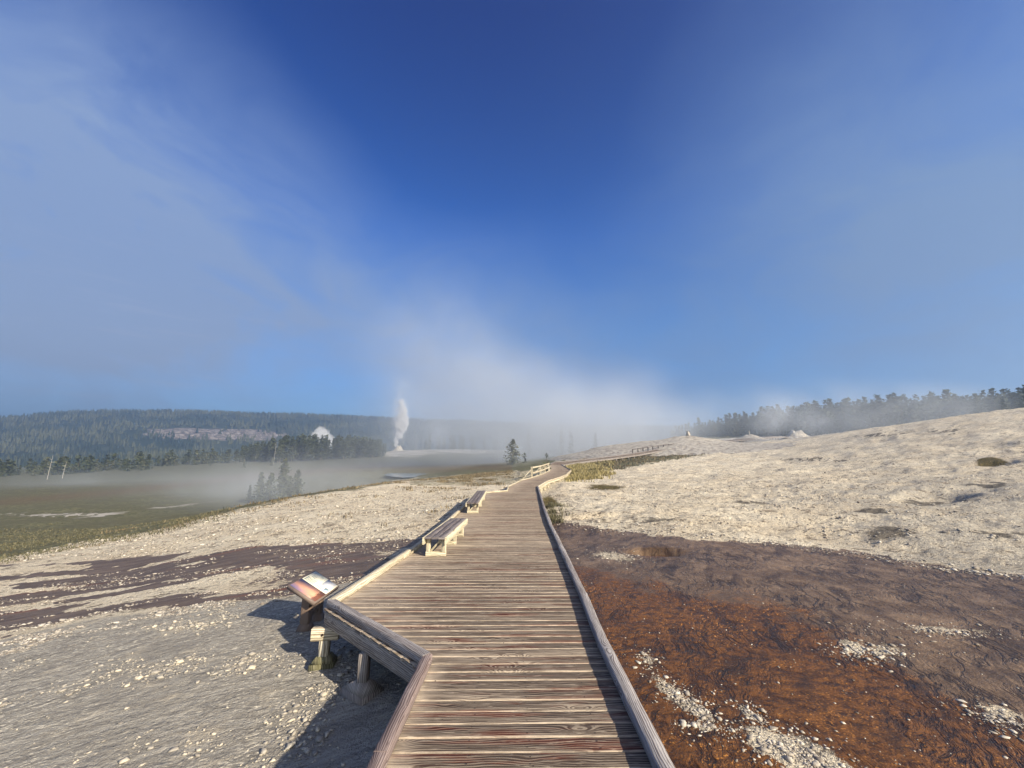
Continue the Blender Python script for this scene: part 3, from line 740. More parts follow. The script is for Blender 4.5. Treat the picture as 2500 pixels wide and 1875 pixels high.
for i in range(len(FR) - 2):
    L = (FR[i + 1] - FR[i]).length; n = max(1, int(L / 2.7))
    for k in range(n):
        p = FR[i].lerp(FR[i + 1], k / n); support(p.x + .05, p.y - .1, p.z - .24, M_kerb, M_pale, cap=False, foot=(.22 if i > 3 else 0), w=.15)

# handrail on the left of the bend and the far one on the slope
def railing(posts, hgt, mat, label, brace=None, w=.11, rails=(1.0, .52), foot=None):
    r_ = empty('railing'); tag(r_, label, 'railing', group=None)
    for p in posts:
        mb = MB(); mb.beam((p.x, p.y, p.z - .15), (p.x, p.y, p.z + hgt), w, w, up=(0, 1, 0)); mb.build('rail_post', mat, r_)
        if brace:
            q = Vector((p.x + brace[0], p.y + brace[1], p.z + brace[2])); mb = MB(); mb.beam(q, (p.x, p.y, p.z + hgt * .82), .07, .09, up=(0, 1, 0)); mb.build('brace', mat, r_)
    for a, b_ in zip(posts[:-1], posts[1:]):
        for f in rails:
            z = Vector((0, 0, hgt * f - .08)); d = (b_ - a).normalized(); sdv = Vector((d.y, -d.x, 0)) * (w / 2 + .022)
            mb = MB(); mb.beam(a + z + sdv - d * w * .5, b_ + z + sdv + d * w * .5, .04, .16); mb.build('rail_board', mat, r_)
    return r_
rp = [Vector((x, y, float(dz(y)))) for x, y in ((2.0, 40.0), (3.35, 46.8), (4.3, 51.6), (5.2, 56.0))]
railing(rp, 1.12, M_pale, 'pale wooden railing with diagonal braces at the bend of the boardwalk', brace=(-1.05, -.45, -.2), w=.2)
pl = []
for i in range(11):
    X = 1546 + (1669 - 1546) * i / 10
    seg = [(1250 + FPX * p.x / (p.y * CT + (p.z - EYE) * ST), p) for p in FL]
    for (xa, pa), (xb, pb) in zip(seg[:-1], seg[1:]):
        if xa <= X <= xb: pl.append(pa.lerp(pb, (X - xa) / (xb - xa)) + Vector((-.1, .15, 0))); break
M_shadewood = wood_mat('shaded_rail_timber', (.16, .14, .12), (.06, .05, .045), (.08, .05, .04), .3)  # timber colour darkened to stand in for shade on the far rail
railing(pl, 1.1, M_shadewood, 'distant dark post and rail along the climbing part of the walkway', w=.18, rails=(.96,))

# ------------------------------------------------------------------ benches
def bench(x, y, ang, L, frames, label):
    root = empty('bench', (x, y, 0.0), ang)
    tag(root, label, 'bench', 'plank benches on the left of the boardwalk')
    W, Hs = .42, .40
    mb = MB(); pw = (W - .024) / 3
    for i in range(3):
        xx = -W / 2 + pw / 2 + i * (pw + .012); mb.beam((xx, 0, Hs - .02), (xx, L, Hs - .02), pw, .04, bev=.005, tone=.9 - .15 * i)
    mb.build('seat', M_seat, root)
    for sx in (-1, 1):
        mb = MB(); xx = sx * (W / 2 + .022); mb.beam((xx, .0, Hs - .075), (xx, L, Hs - .075), .04, .145, bev=.005, tone=.15); mb.build('side_board', M_bench, root)
    for f in frames:
        lg = empty('leg_frame', (0, f, 0)); lg.parent = root
        for sx in (-1, 1):
            mb = MB(); xx = sx * (W / 2 - .045); mb.beam((xx, 0, .092), (xx, 0, Hs - .045), .085, .085, up=(0, 1, 0), tone=.2); mb.build('leg', M_bench, lg)
        mb = MB(); mb.beam((-W / 2 + .002, 0, .045), (W / 2 - .002, 0, .045), .088, .088, tone=.3); mb.build('sill', M_bench, lg)
        mb = MB(); mb.beam((-W / 2 + .1, .02, .10), (W / 2 - .1, .02, Hs - .06), .035, .09, up=(0, 1, 0), tone=.5); mb.build('brace', M_bench, lg)
    return root
M_bench = wood_mat('bench_timber', (.70, .64, .46), (.52, .46, .30), (.42, .30, .16), .2, .8)
M_seat = wood_mat('bench_seat_timber', (.30, .27, .26), (.085, .070, .075), (.10, .06, .05), .3, 1.0)
bench(-1.59, 8.35, math.atan2(-.14, 2.5) * 1, 2.55, (.17, 1.25, 2.2), 'bench with the wider looking seat, beside the deck edge over the brown runoff')
bench(-1.44, 14.6, math.atan2(.09, 5.6), 5.3, (.22, 2.1, 4.6), 'bench farther along the boardwalk, just before the corner where the deck narrows')

# ------------------------------------------------------------------ information panel
def flat_mat(name, colr, rough=.6):
    m, g, b = new_mat(name, rough)
    P = g.n('ShaderNodeTexCoord').outputs['Object']
    n = g.noise(P, 30, 4)
    g.set(b.inputs['Base Color'], g.mix(g.lin(n, .3, .7, 0, .35), colr, tuple(c * .6 for c in colr)))
    return m
M_rust = flat_mat('brown_post_steel', (.19, .135, .10)); M_frame = flat_mat('panel_frame_metal', (.17, .13, .11))
sign = empty('information_panel', (-3.27, 6.9, zt(-3.27, 6.9)))
tag(sign, 'low tilted information panel with a sunset photo and text on two brown posts', 'information panel')
sz0 = sign.location.z
def srel(p): return Vector(p) - sign.location
A_ = Vector((-3.06, 6.50, -.20)); B_ = Vector((-3.03, 7.25, -.20)); C_ = Vector((-3.46, 7.26, .04)); D_ = Vector((-3.49, 6.51, .04))
ux = (B_ - A_).normalized(); uy = (D_ - A_).normalized(); un = ux.cross(uy).normalized()
if un.z < 0: un = -un
LX = (B_ - A_).length; LY = (D_ - A_).length
def on_panel(u, v, h): return srel(A_ + ux * (u * LX) + uy * (v * LY) + un * h)
def slab(u0, u1, v0, v1, h0, h1, name, mat, parent, uvs=True):
    vs = [on_panel(u, v, h) for h in (h0, h1) for u, v in ((u0, v0), (u1, v0), (u1, v1), (u0, v1))]
    fc = [(0, 3, 2, 1), (4, 5, 6, 7), (0, 1, 5, 4), (1, 2, 6, 5), (2, 3, 7, 6), (3, 0, 4, 7)]
    uv = [(0, 0), (1, 0), (1, 1), (0, 1)] * 2
    return mesh_np(name, [tuple(v) for v in vs], np.array(fc), mat, parent, uv=uv)
slab(-.02, 1.02, -.025, 1.025, -.05, .006, 'panel_frame', M_frame, sign)
# sunset picture
m_, g, b = new_mat('sunset_picture', .35)
uv = g.n('ShaderNodeUVMap', uv_map='UVMap').outputs[0]; uvx = g.n('ShaderNodeSeparateXYZ', {0: uv}).outputs
n1 = g.noise(uv, 3.0, 4, .6)
cl = g.m('EXPONENT', g.m('MULTIPLY', g.m('POWER', g.m('SUBTRACT', g.m('ADD', uvx[0], g.m('MULTIPLY', n1, .5)), .78), 2.0), -9.0))
skc = g.mix(g.sstep(uvx[1], .2, 1.0), (.42, .20, .14), (.10, .13, .30))
skc = g.mix(cl, skc, (.72, .36, .22))
tr_ = g.sstep(g.m('ADD', uvx[1], g.m('MULTIPLY', g.noise(g.map(uv, sc=(8, 2, 1)), 2.0, 3), .3)), .36, .30)
g.set(b.inputs['Base Color'], g.mix(g.m('MULTIPLY', tr_, .85), skc, (.10, .035, .03)))
slab(.01, .435, .01, .985, .007, .011, 'picture', m_, sign)
M_board = flat_mat('cream_print', (.80, .76, .58), .75)
txp = slab(.445, .99, .01, .985, .007, .011, 'text_board', M_board, sign)
# printed lines, pale boxes: too small to read in the photograph
M_ink = flat_mat('blue_grey_ink', (.10, .15, .17), .8); M_box = flat_mat('pale_grey_print', (.52, .53, .55), .6); M_bl = flat_mat('pale_blue_print', (.48, .66, .70), .5)
ivs, ifs = [], []
def strip(u0, u1, v0, v1, h=.0125):
    n = len(ivs)
    for u, v in ((u0, v0), (u1, v0), (u1, v1), (u0, v1)): ivs.append(tuple(on_panel(u, v, h)))
    ifs.append((n, n + 1, n + 2, n + 3))
strip(.47, .66, .905, .94)
for cu0, cu1, v1, v0 in ((.47, .66, .86, .56), (.70, .82, .84, .72), (.86, .95, .62, .52), (.47, .60, .44, .28)):
    v = v1
    while v > v0:
        u = cu0
        while u < cu1 - .01:
            w_ = rnd.uniform(.012, .035); strip(u, min(u + w_, cu1), v, v + .022); u += w_ + .010
        v -= .052
mesh_np('text_lines', ivs, np.array(ifs), M_ink, txp)
slab(.66, .98, .06, .42, .0115, .0122, 'diagram', M_box, txp); slab(.455, .64, .05, .20, .0115, .0122, 'diagram', M_bl, txp)
for yy in (6.70, 7.07):
    xx = -3.27; zb = zt(xx, yy); mb = MB()
    mb.beam(srel((xx, yy, zb - .1)), srel((xx, yy, -.115)), .13, .13, up=(0, 1, 0), bev=.008); mb.build('post', M_rust, sign)
    mb = MB(); mb.tapered(srel((xx, yy, zb - .05)), (.12, .10), srel((xx, yy, zb + .09)), (.07, .07)); mb.build('base', M_rust, sign)
mb = MB(); mb.beam(srel((-3.27, 6.77, zt(-3.27, 6.9) + .17)), srel((-3.27, 7.0, zt(-3.27, 6.9) + .17)), .05, .05); mb.build('cross_bar', M_rust, sign)

# ------------------------------------------------------------------ trees
def leaf_mat(name, c0, c1):
    m, g, b = new_mat(name, .8)
    P = g.n('ShaderNodeTexCoord').outputs['Object']; n = g.noise(P, .9, 4, .6)
    rn = g.n('ShaderNodeObjectInfo').outputs['Random']
    c = g.mix(g.sstep(n, .35, .65), c0, c1); c = g.mix(g.m('MULTIPLY', rn, .35), c, tuple(v * .55 for v in c1))
    g.set(b.inputs['Base Color'], c); return m
M_pine = leaf_mat('pine_needles', (.030, .040, .018), (.085, .095, .045))
M_brush = leaf_mat('olive_foliage', (.06, .07, .035), (.14, .14, .08))
M_bark = flat_mat('pine_bark', (.16, .13, .10), .9); M_dead = flat_mat('dead_wood', (.46, .43, .39), .9)


def trunk_mesh(h, r0, r1=.02, seg=5, lean=.0):
    vs, fs = [], []
    for k in range(4):
        t = k / 3; r_ = r0 * (1 - t) + r1 * t
        for i in range(seg): a = 2 * math.pi * i / seg; vs.append((math.cos(a) * r_ + lean * t * t, math.sin(a) * r_, h * t))
    for k in range(3):
        for i in range(seg): j = (i + 1) % seg; fs.append((k * seg + i, k * seg + j, (k + 1) * seg + j, (k + 1) * seg + i))
    return vs, fs
def pine_crown(h, rad, base=.15, levels=16, per=7, tris=4, seed=0, rounded=False, sparse=0.0):
    r_ = random.Random(seed); vs, fs = [], []
    for lv in range(levels):
        t = lv / (levels - 1); z = h * (base + (1 - base) * t)
        if rounded: rr_ = rad * (math.sin(math.pi * min(1, .18 + t * .82)) ** .7 if t < .97 else .25) * r_.uniform(.7, 1.15)
        else: rr_ = rad * (1 - t) ** .75 * (.55 + .45 * min(1, t * 5 + .5)) * r_.uniform(.72, 1.15) + .08 * rad
        n = max(3, int(per * (1 - t * .5)))
        for i in range(n):
            if r_.random() < sparse: continue
            a = r_.uniform(0, 2 * math.pi); L = rr_ * r_.uniform(.6, 1.1); dr = -.25 * L + r_.uniform(-.1, .25) * L
            for k in range(tris):
                f = (k + .6) / tris; cx_, cy_, cz_ = math.cos(a) * L * f, math.sin(a) * L * f, z + dr * f + r_.uniform(-.1, .1) * h / levels * 2
                s_ = (h / levels) * r_.uniform(.7, 1.35) * (1.15 - .4 * f) + .04 * rad
                n0 = len(vs)
                for q in range(3):
                    d_ = Vector((r_.gauss(0, 1), r_.gauss(0, 1), r_.gauss(0, .55))).normalized() * s_
                    vs.append((cx_ + d_.x, cy_ + d_.y, cz_ + d_.z))
                fs.append((n0, n0 + 1, n0 + 2))
    # leading tip
    n0 = len(vs)
    for q in ((-.05 * rad, 0, h * .93), (.05 * rad, 0, h * .93), (0, 0, h * 1.03)): vs.append(q)
    fs.append((n0, n0 + 1, n0 + 2))
    return vs, fs
def make_tree(name, label, cat, group, h, rad, seed, mat=None, **kw):
    root = empty(name); tag(root, label, cat, group)
    v, f = pine_crown(h, rad, seed=seed, **kw); mesh_np('crown', v, np.array(f), mat or M_pine, root)
    v, f = trunk_mesh(h * .92, .018 * h + .03); mesh_np('trunk', v, np.array(f), M_bark, root)
    return root
def place(root, p, s=1.0, rz=None, sz=None):
    root.location = p; root.rotation_euler = (0, 0, rnd.uniform(0, 6.28) if rz is None else rz); root.scale = (s, s, sz or s)
def forest(n, name, label, cat, group, variants, spots):
    """spots: list of (point, height). first use of each variant moves the original"""
    used = set()
    for p, h in spots:
        k = rnd.randrange(len(variants)); r_, h0 = variants[k]
        o = r_ if k not in used else copy_tree(r_); used.add(k)
        s_ = h / h0; place(o, p, s_ * rnd.uniform(.85, 1.15), sz=s_)
    for k, (r_, h0) in enumerate(variants):
        if k not in used:
            for ch in list(r_.children): bpy.data.objects.remove(ch)
            bpy.data.objects.remove(r_)

gl1 = 'dark pine in the dense grove across the meadow, left of the steaming cone'
v1 = [(make_tree('pine_tree', gl1, 'pine tree', 'pines of the grove across the meadow', 14, 2.9 + .5 * (i % 3), 100 + i, base=.12 + .05 * (i % 3), levels=15, per=7, tris=3), 14) for i in range(6)]
sp = []
for i in range(170):
    t = rnd.random() ** .85; X = 560 + 385 * t + rnd.uniform(-8, 8); row = rnd.random()
    y = 235 + row * 55 + (X - 600) * .05
    if X < 660: y += 35
    hh = np.interp(X, [560, 620, 690, 800, 900, 950], [9, 12, 15.0, 14, 11, 7.5]) * rnd.uniform(.78, 1.12) * (1 + row * .12)
    p = put(X, y); p.z -= .3; sp.append((p, float(hh)))
forest(0, '', '', '', '', v1, sp)
gl2 = 'small bushy conifer at the hazy meadow edge, left of the dense grove'
v2 = [(make_tree('conifer', gl2, 'conifer', 'scattered conifers at the meadow edge', 8, 3.0 + .5 * i, 200 + i, mat=M_brush if i == 2 else M_pine, base=.04, levels=11, per=8, tris=3, rounded=(i > 1)), 8) for i in range(4)]
sp = []
for i in range(95):
    X = rnd.uniform(-60, 560); y = rnd.uniform(172, 215) + X * .12
    if X > 380: y += 40
    hh = np.interp(X, [0, 150, 300, 450, 560], [6.5, 7, 8, 9, 9]) * rnd.uniform(.6, 1.25)
    p = put(X, y); p.z -= .3; sp.append((p, float(hh)))
forest(0, '', '', '', '', v2, sp)
gl3 = 'dark pine in the misty forest behind the white hill on the right'
v3 = [(make_tree('forest_pine', gl3, 'pine tree', 'pines of the misty forest beyond the hill', 15, 3.0 + .6 * (i % 3), 300 + i, base=.08, levels=16, per=8, tris=3, rounded=(i == 5)), 15) for i in range(6)]
sp = []
for i in range(150):
    X = 1640 + 930 * (i + rnd.random()) / 150; row = rnd.random()
    y = np.interp(X, [1640, 1800, 2000, 2200, 2400, 2600], [250, 215, 180, 155, 128, 112]) + row * 30
    toprow = np.interp(X, [1620, 1700, 1800, 1900, 2000, 2150, 2300, 2400, 2500, 2600], [1046, 1034, 1012, 996, 986, 975, 967, 963, 950, 940])
    p = put(X, y); p.z -= .3
    ztop_ = at_y(X, toprow, y).z + rnd.gauss(0, 1.2) - row * 1.5
    sp.append((p, max(6.0, ztop_ - p.z)))
forest(0, '', '', '', '', v3, sp)
# clump beside the near slope, standing on the plain below it
for k, (X, y, h, rad, lab) in enumerate([(686, 66, 7.7, 2.6, 'tallest dark conifer of the misty clump below the pale slope'), (631, 64, 5.6, 1.7, 'slim pointed conifer left in the misty clump below the pale slope'),
                                        (656, 65, 5.2, 2.3, 'broad dark conifer in the middle of the misty clump'), (722, 68, 5.2, 2.2, 'loose topped conifer at the far end of the misty clump'),
                                        (703, 67, 4.2, 2.6, 'low spreading conifer between the two taller ones of the clump'), (607, 70, 3.4, .8, 'small lone conifer standing apart from the misty clump')]):
    t_ = make_tree('conifer', lab, 'conifer', None, h, rad, 400 + k, base=.03, levels=22, per=10, tris=5); p = put(X, y); p.z -= .25; place(t_, p, .86)
t_ = make_tree('lone_tree', 'lone round topped tree standing in steam beside the bend of the boardwalk', 'tree', None, 7.6, 3.3, 450, mat=M_brush, base=.06, levels=18, per=11, tris=5, rounded=True, sparse=.08); place(t_, put(1251, 122), 1.0)
t_ = make_tree('small_tree', 'small leaning shrub in steam close to the lone round topped tree', 'shrub', None, 3.2, .9, 451, base=.2, levels=7, per=5, tris=3, sparse=.2); place(t_, put(1281, 117))
for k, (X, y, h, lab) in enumerate([(1395, 196, 11, 'faint dark conifer looming through the steam above the railing end'), (1372, 205, 12, 'faint conifer deep in the steam bank beyond the railing'), (1290, 215, 13, 'ghostly conifer almost lost in the thickest steam'), (1455, 195, 9, 'grey conifer in thin steam at the foot of the white mound')]):
    t_ = make_tree('conifer', lab, 'conifer', None, h, 2.1, 460 + k, base=.05, levels=15, per=8, tris=4, rounded=(k == 0)); place(t_, put(X, y))
t_ = make_tree('dead_shrub', 'dark scraggy shrub poking up behind the far end of the pale railing', 'shrub', None, 1.7, .95, 470, base=.12, levels=6, per=6, tris=3, sparse=.35)
place(t_, Vector((5.35, 60.5, zt(5.35, 60.5)))); t_.scale = (1, 1, 1.3)
# saplings at the edge of the tawny meadow
for X, y, h, lab in [(595, 205, 4.0, 'small yellowish sapling on the tawny meadow before the grove'), (664, 210, 4.2, 'dark little sapling close to the near corner of the grove'), (513, 235, 3.0, 'tiny dark sapling at the left of the tawny meadow')]:
    t_ = make_tree('sapling', lab, 'sapling', None, h, h * .33, int(X), mat=M_brush, base=.03, levels=8, per=7, tris=3); place(t_, put(X, y))
# dead white trunks
def snag(X, y, h, label, lean=.15, group='bleached dead trunks'):
    root = empty('dead_tree'); tag(root, label, 'dead tree', None)
    v, f = trunk_mesh(h, .09, .035, lean=lean); mesh_np('trunk', v, np.array(f), M_dead, root)
    mb = MB()
    for q in range(5):
        a = rnd.uniform(0, 6.28); z = h * rnd.uniform(.45, .9); L = rnd.uniform(.5, 1.1); x0 = lean * (z / h) ** 2
        mb.beam((x0, 0, z), (x0 + math.cos(a) * L, math.sin(a) * L, z + .2), .06, .06)
    mb.build('branch', M_dead, root); p = put(X, y); p.z -= .2; place(root, p, rz=rnd.uniform(-.4, .4))
snag(115, 150, 9.2, 'tall bleached dead trunk at the far left edge of the meadow', lean=.35)
snag(152, 158, 6.5, 'fainter bleached trunk just right of the tall one on the left', lean=.3)
snag(668, 228, 13, 'bare pale trunk at the front of the dense grove, its left end', lean=.2)
snag(1014, 345, 15, 'white dead tree with branch stubs right of the steaming cone', lean=.3)
snag(1018, 340, 9, 'short white trunk leaning on the one with stubs behind the cone', lean=.6)
snag(1032, 345, 12, 'straight white dead trunk on the white terrace, third from the cone', lean=.1)
snag(1045, 350, 9, 'thin white trunk amid dark pines on the terrace', lean=.1)
snag(1097, 352, 8, 'faint white trunk in steam, farthest right on the terrace', lean=.1)
# pines behind the terrace
gl4 = 'grey pine in thin steam in the row behind the white terrace'
v4 = [(make_tree('terrace_pine', gl4, 'pine tree', 'pines behind the white terrace', 13, 2.2, 500 + i, base=.1, levels=12, per=6, tris=3), 13) for i in range(3)]
sp = []
for i in range(34):
    X = rnd.uniform(1030, 1290); y = rnd.uniform(370, 420); p = put(X, y); sp.append((p, rnd.uniform(8, 15)))
forest(0, '', '', '', '', v4, sp)
# forest cover of the ridge: thousands of small trees
fv, ff = [], []
cnt = 15000; hxs = rng.uniform(0, 1, cnt * 2); hys = rng.uniform(0, 1, cnt * 2)
from mathutils.bvhtree import BVHTree
hz2 = hz.reshape(hn_r, hn_a); rk2 = rockm.reshape(hn_r, hn_a)
ang_ = -64 + hxs * 96; rad_ = 660 + hys ** .8 * 760
ia = np.clip((np.radians(ang_) - ha[0]) / (ha[1] - ha[0]), 0, hn_a - 1.001); ir = np.clip((rad_ - hr[0]) / (hr[1] - hr[0]), 0, hn_r - 1.001)
i0, j0 = ir.astype(int), ia.astype(int); fi, fj = ir - i0, ia - j0
tz_ = (hz2[i0, j0] * (1 - fi) + hz2[i0 + 1, j0] * fi) * (1 - fj) + (hz2[i0, j0 + 1] * (1 - fi) + hz2[i0 + 1, j0 + 1] * fi) * fj
rk = rk2[i0, j0]; keep = (rng.random(cnt * 2) > rk * .93) & (fbm(hxs * 60, hys * 26, 4, 88) > .40)
tx, ty, tz_, = (np.sin(np.radians(ang_)) * rad_)[keep], (np.cos(np.radians(ang_)) * rad_)[keep], tz_[keep]
N = len(tx); hh = rng.uniform(4, 12.5, N); rw = hh * rng.uniform(.18, .26, N); a0 = rng.uniform(0, 6.28, N)
base_v = []
for lvl, (zf, rf) in enumerate(((.05, 1.0), (.45, .62), (1.0, .03))):
    for k in range(4):
        a = a0 + k * math.pi / 2 + lvl * .6; jr = rng.uniform(.7, 1.3, N)
        base_v.append(np.stack([tx + np.cos(a) * rw * rf * jr, ty + np.sin(a) * rw * rf * jr, tz_ + hh * zf], 1))
V = np.stack(base_v, 1).reshape(-1, 3); o_ = (np.arange(N) * 12)[:, None]
qs = [[l * 4 + k, l * 4 + (k + 1) % 4, (l + 1) * 4 + (k + 1) % 4, (l + 1) * 4 + k] for l in range(2) for k in range(4)]
F = (o_[:, :, None] + np.array(qs)[None]).reshape(-1, 4)
M_ridge, _g, _b = new_mat('ridge_needles', .9); _P = _g.n('ShaderNodeTexCoord').outputs['Object']
_g.set(_b.inputs['Base Color'], _g.mix(_g.sstep(_g.noise(_P, .012, 5, .65), .40, .60), (.020, .030, .016), (.085, .088, .045)))
fo = mesh_np('ridge_forest', V, F, M_ridge); tag(fo, 'dense dark conifer forest covering the far ridge', 'forest', kind='stuff')
# mass of trees filling the depth of the forest on the right
N = 900; X_ = rng.uniform(1640, 2620, N); dp = rng.random(N); yb_ = np.interp(X_, [1640, 1800, 2000, 2200, 2400, 2620], [255, 220, 186, 160, 134, 116]) + 14 + dp * 60
vs, fs = [], []
for i in range(N):
    z = 12.0; x = (X_[i] - 1250) * (yb_[i] * CT + (z - EYE) * ST) / FPX; zb_ = float(base_z([x], [yb_[i]])[0]) - 1
    tr = np.interp(X_[i], [1620, 1700, 1800, 1900, 2000, 2150, 2300, 2400, 2500, 2600], [1050, 1038, 1018, 1002, 992, 982, 974, 968, 956, 946]) + 5
    h = max(5, at_y(X_[i], tr, yb_[i]).z - zb_) * rnd.uniform(.75, 1.0)
    for k in range(22):
        t = rnd.random(); a = rnd.uniform(0, 6.28); r_ = 1.9 * (1 - t) ** .7 * rnd.random() ** .5; c = Vector((x + math.cos(a) * r_, yb_[i] + math.sin(a) * r_, zb_ + h * t)); n0 = len(vs)
        for q in range(3): vs.append(tuple(c + Vector((rnd.gauss(0, 1), rnd.gauss(0, 1), rnd.gauss(0, .8))).normalized() * 1.2))
        fs.append((n0, n0 + 1, n0 + 2))
fo2 = mesh_np('hill_forest', vs, np.array(fs), M_pine); tag(fo2, 'deep mass of dark conifers filling the misty forest on the right', 'forest', kind='stuff')

# ------------------------------------------------------------------ sinter cones and mounds
mc, g, b = new_mat('sinter_cone', .9)
P = g.n('ShaderNodeTexCoord').outputs['Object']; n = g.noise(P, .9, 6, .65)
g.set(b.inputs['Base Color'], g.mix(g.sstep(n, .35, .62), (.24, .21, .175), (.50, .46, .39)))
bp = g.n('ShaderNodeBump', {'Strength': 1.0, 'Distance': .5, 'Height': n}); g.links.new(bp.outputs[0], b.inputs['Normal'])
def cone(X, y, rad, h, crater, label, seed, skirt=2.6, sx=1.0):
    p = put(X, y); vs, fs = [], []; nr, na = 18, 36
    for i in range(nr):
        t = i / (nr - 1)
        for k in range(na):
            a = 2 * math.pi * k / na; r_ = t * rad * skirt
            q = r_ / rad; z = h * (math.exp(-max(0, q - crater) ** 1.2 * 1.9)) if q > crater else h * (.75 + .25 * (q / max(crater, .01)))
            nn = float(fbm(np.array([math.cos(a) * q * 3 + seed]), np.array([math.sin(a) * q * 3 + seed * 2]), 4, seed)[0]) - .5
            z *= 1 + nn * .7; x_, y_ = math.cos(a) * r_ * sx * (1 + nn * .2), math.sin(a) * r_ * (1 + nn * .2)
            gz_ = zt(p.x + x_, p.y + y_) - p.z if t > .5 else 0
            vs.append((x_, y_, z + gz_ * min(1, (t - .5) * 2 if t > .5 else 0) - .15 * t))
    for i in range(nr - 1):
        for k in range(na): j = (k + 1) % na; fs.append((i * na + k, (i + 1) * na + k, (i + 1) * na + j, i * na + j))
    o = mesh_np('geyser_cone', vs, np.array(fs), mc, smooth=True); o.location = p
    tag(o, label, 'geyser cone'); return o
cone(973, 330, 3.4, 4.2, .35, 'jagged pale castle like geyser cone under the tall white plume', 3)
cone(1947, 168, 3.0, 3.4, .45, 'sharp edged white cone with a flat broken top before the misty forest', 5, sx=1.3)
cone(1832, 150, 6.5, 2.6, .12, 'low grey white rugged cone with a small peaked tip beside the walkway', 7, skirt=3.2)
cone(1832, 149, .45, 4.3, .1, 'tiny pointed spire on top of the rugged grey cone', 8, skirt=3)
cone(1665, 128, 17, 3.6, .1, 'broad smooth pale mound behind the dark far railing', 9, skirt=2.2, sx=1.2)
cone(1683, 126, 1.3, 4.5, .3, 'little knob on the crest of the broad pale mound', 10, skirt=3)

# ------------------------------------------------------------------ pool on the plain
mw, g, b = new_mat('pool_water', .12); b.inputs['Base Color'].default_value = (.10, .14, .17, 1); b.inputs['Specular IOR Level'].default_value = .8
def pool(pts, y0, name, label):
    ps = [at_y(X, Y, y0) for X, Y in pts]; z = min(p.z for p in ps)
    ps = [at_z(X, Y, z0) for (X, Y), z0 in zip(pts, [POOLZ] * len(pts))]
    vs = [tuple(p) for p in ps]; c = sum(ps, Vector((0, 0, 0))) / len(ps); vs.append(tuple(c)); n_ = len(ps)
    o = mesh_np(name, vs, np.array([(i, (i + 1) % n_, n_) for i in range(n_)]), mw); tag(o, label, 'pool', kind='structure'); return o
POOLZ = float(base_z([POOLC.x], [128])[0]) - .45
pool([(935, 1159), (965, 1152), (985, 1148), (1003, 1147), (1010, 1152), (1035, 1154), (1048, 1160), (1020, 1165), (985, 1166), (955, 1163)], 128, 'water', 'grey blue hot pool lying in the meadow')

# ------------------------------------------------------------------ loose stones
OCT = np.array([(1, 0, 0), (.5, .85, .1), (-.5, .8, -.1), (-1, 0, .05), (-.5, -.85, 0), (.5, -.8, .1), (0, 0, 1), (.1, 0, -1), (.45, .3, .8), (-.4, .35, .75), (0, -.5, .8)])
OF = np.array([(0, 1, 8), (1, 2, 9), (1, 9, 8), (2, 3, 9), (3, 4, 10), (3, 10, 9), (4, 5, 10), (5, 0, 8), (5, 8, 10), (8, 9, 10), (0, 7, 1), (1, 7, 2), (2, 7, 3), (3, 7, 4), (4, 7, 5), (5, 7, 0)])
def stones(x, y, size, name, label, mat, flat=.45, sink=.25):
    x = np.asarray(x); y = np.asarray(y); z = base_z(x, y) + relief(x, y); n = len(x)
    a = rng.uniform(0, 6.28, n); sx = size * rng.uniform(.7, 1.4, n); sy = size * rng.uniform(.55, 1.0, n); sz = size * rng.uniform(.5, 1.2, n) * flat
    jit = rng.uniform(.5, 1.35, (n, len(OCT), 3)); L = OCT[None] * jit
    lx = L[:, :, 0] * sx[:, None]; ly = L[:, :, 1] * sy[:, None]; lz = L[:, :, 2] * sz[:, None]
    ca, sa = np.cos(a)[:, None], np.sin(a)[:, None]
    V = np.stack([x[:, None] + lx * ca - ly * sa, y[:, None] + lx * sa + ly * ca, z[:, None] + lz + sz[:, None] * (1 - sink * 2)], 2).reshape(-1, 3)
    F = (np.arange(n) * len(OCT))[:, None, None] + OF[None]
    t = np.repeat(rng.random(n), len(OCT)); o = mesh_np(name, V, F.reshape(-1, 3), mat, attrs={'tone': np.stack([t, t, t], 1)})
    tag(o, label, 'gravel', kind='stuff'); return o
def stone_mat(name, c0, c1, c2):
    m, g, b = new_mat(name, .9); a = g.n('ShaderNodeSeparateColor', {0: g.n('ShaderNodeAttribute', attribute_name='tone').outputs[0]}).outputs[0]
    P = g.n('ShaderNodeTexCoord').outputs['Object']; c = g.ramp(a, [(0, c0), (.55, c1), (1, c2)])
    n_ = g.noise(P, 60, 4, .6); g.set(b.inputs['Base Color'], g.mix(g.lin(n_, .35, .65, .35, 0), c, (.12, .10, .08))); return m
M_st = stone_mat('sinter_pebbles', (.26, .235, .20), (.42, .39, .33), (.66, .58, .44))
M_stw = stone_mat('white_sinter_crumbs', (.20, .17, .14), (.40, .36, .30), (.66, .61, .52))
def inv(X, Y, z=-.65):
    v = Y - 937.5; zp = z - EYE; y = zp * (v * ST + FPX * CT) / (FPX * ST - v * CT); return (X - 1250) * (y * CT + zp * ST) / FPX, y
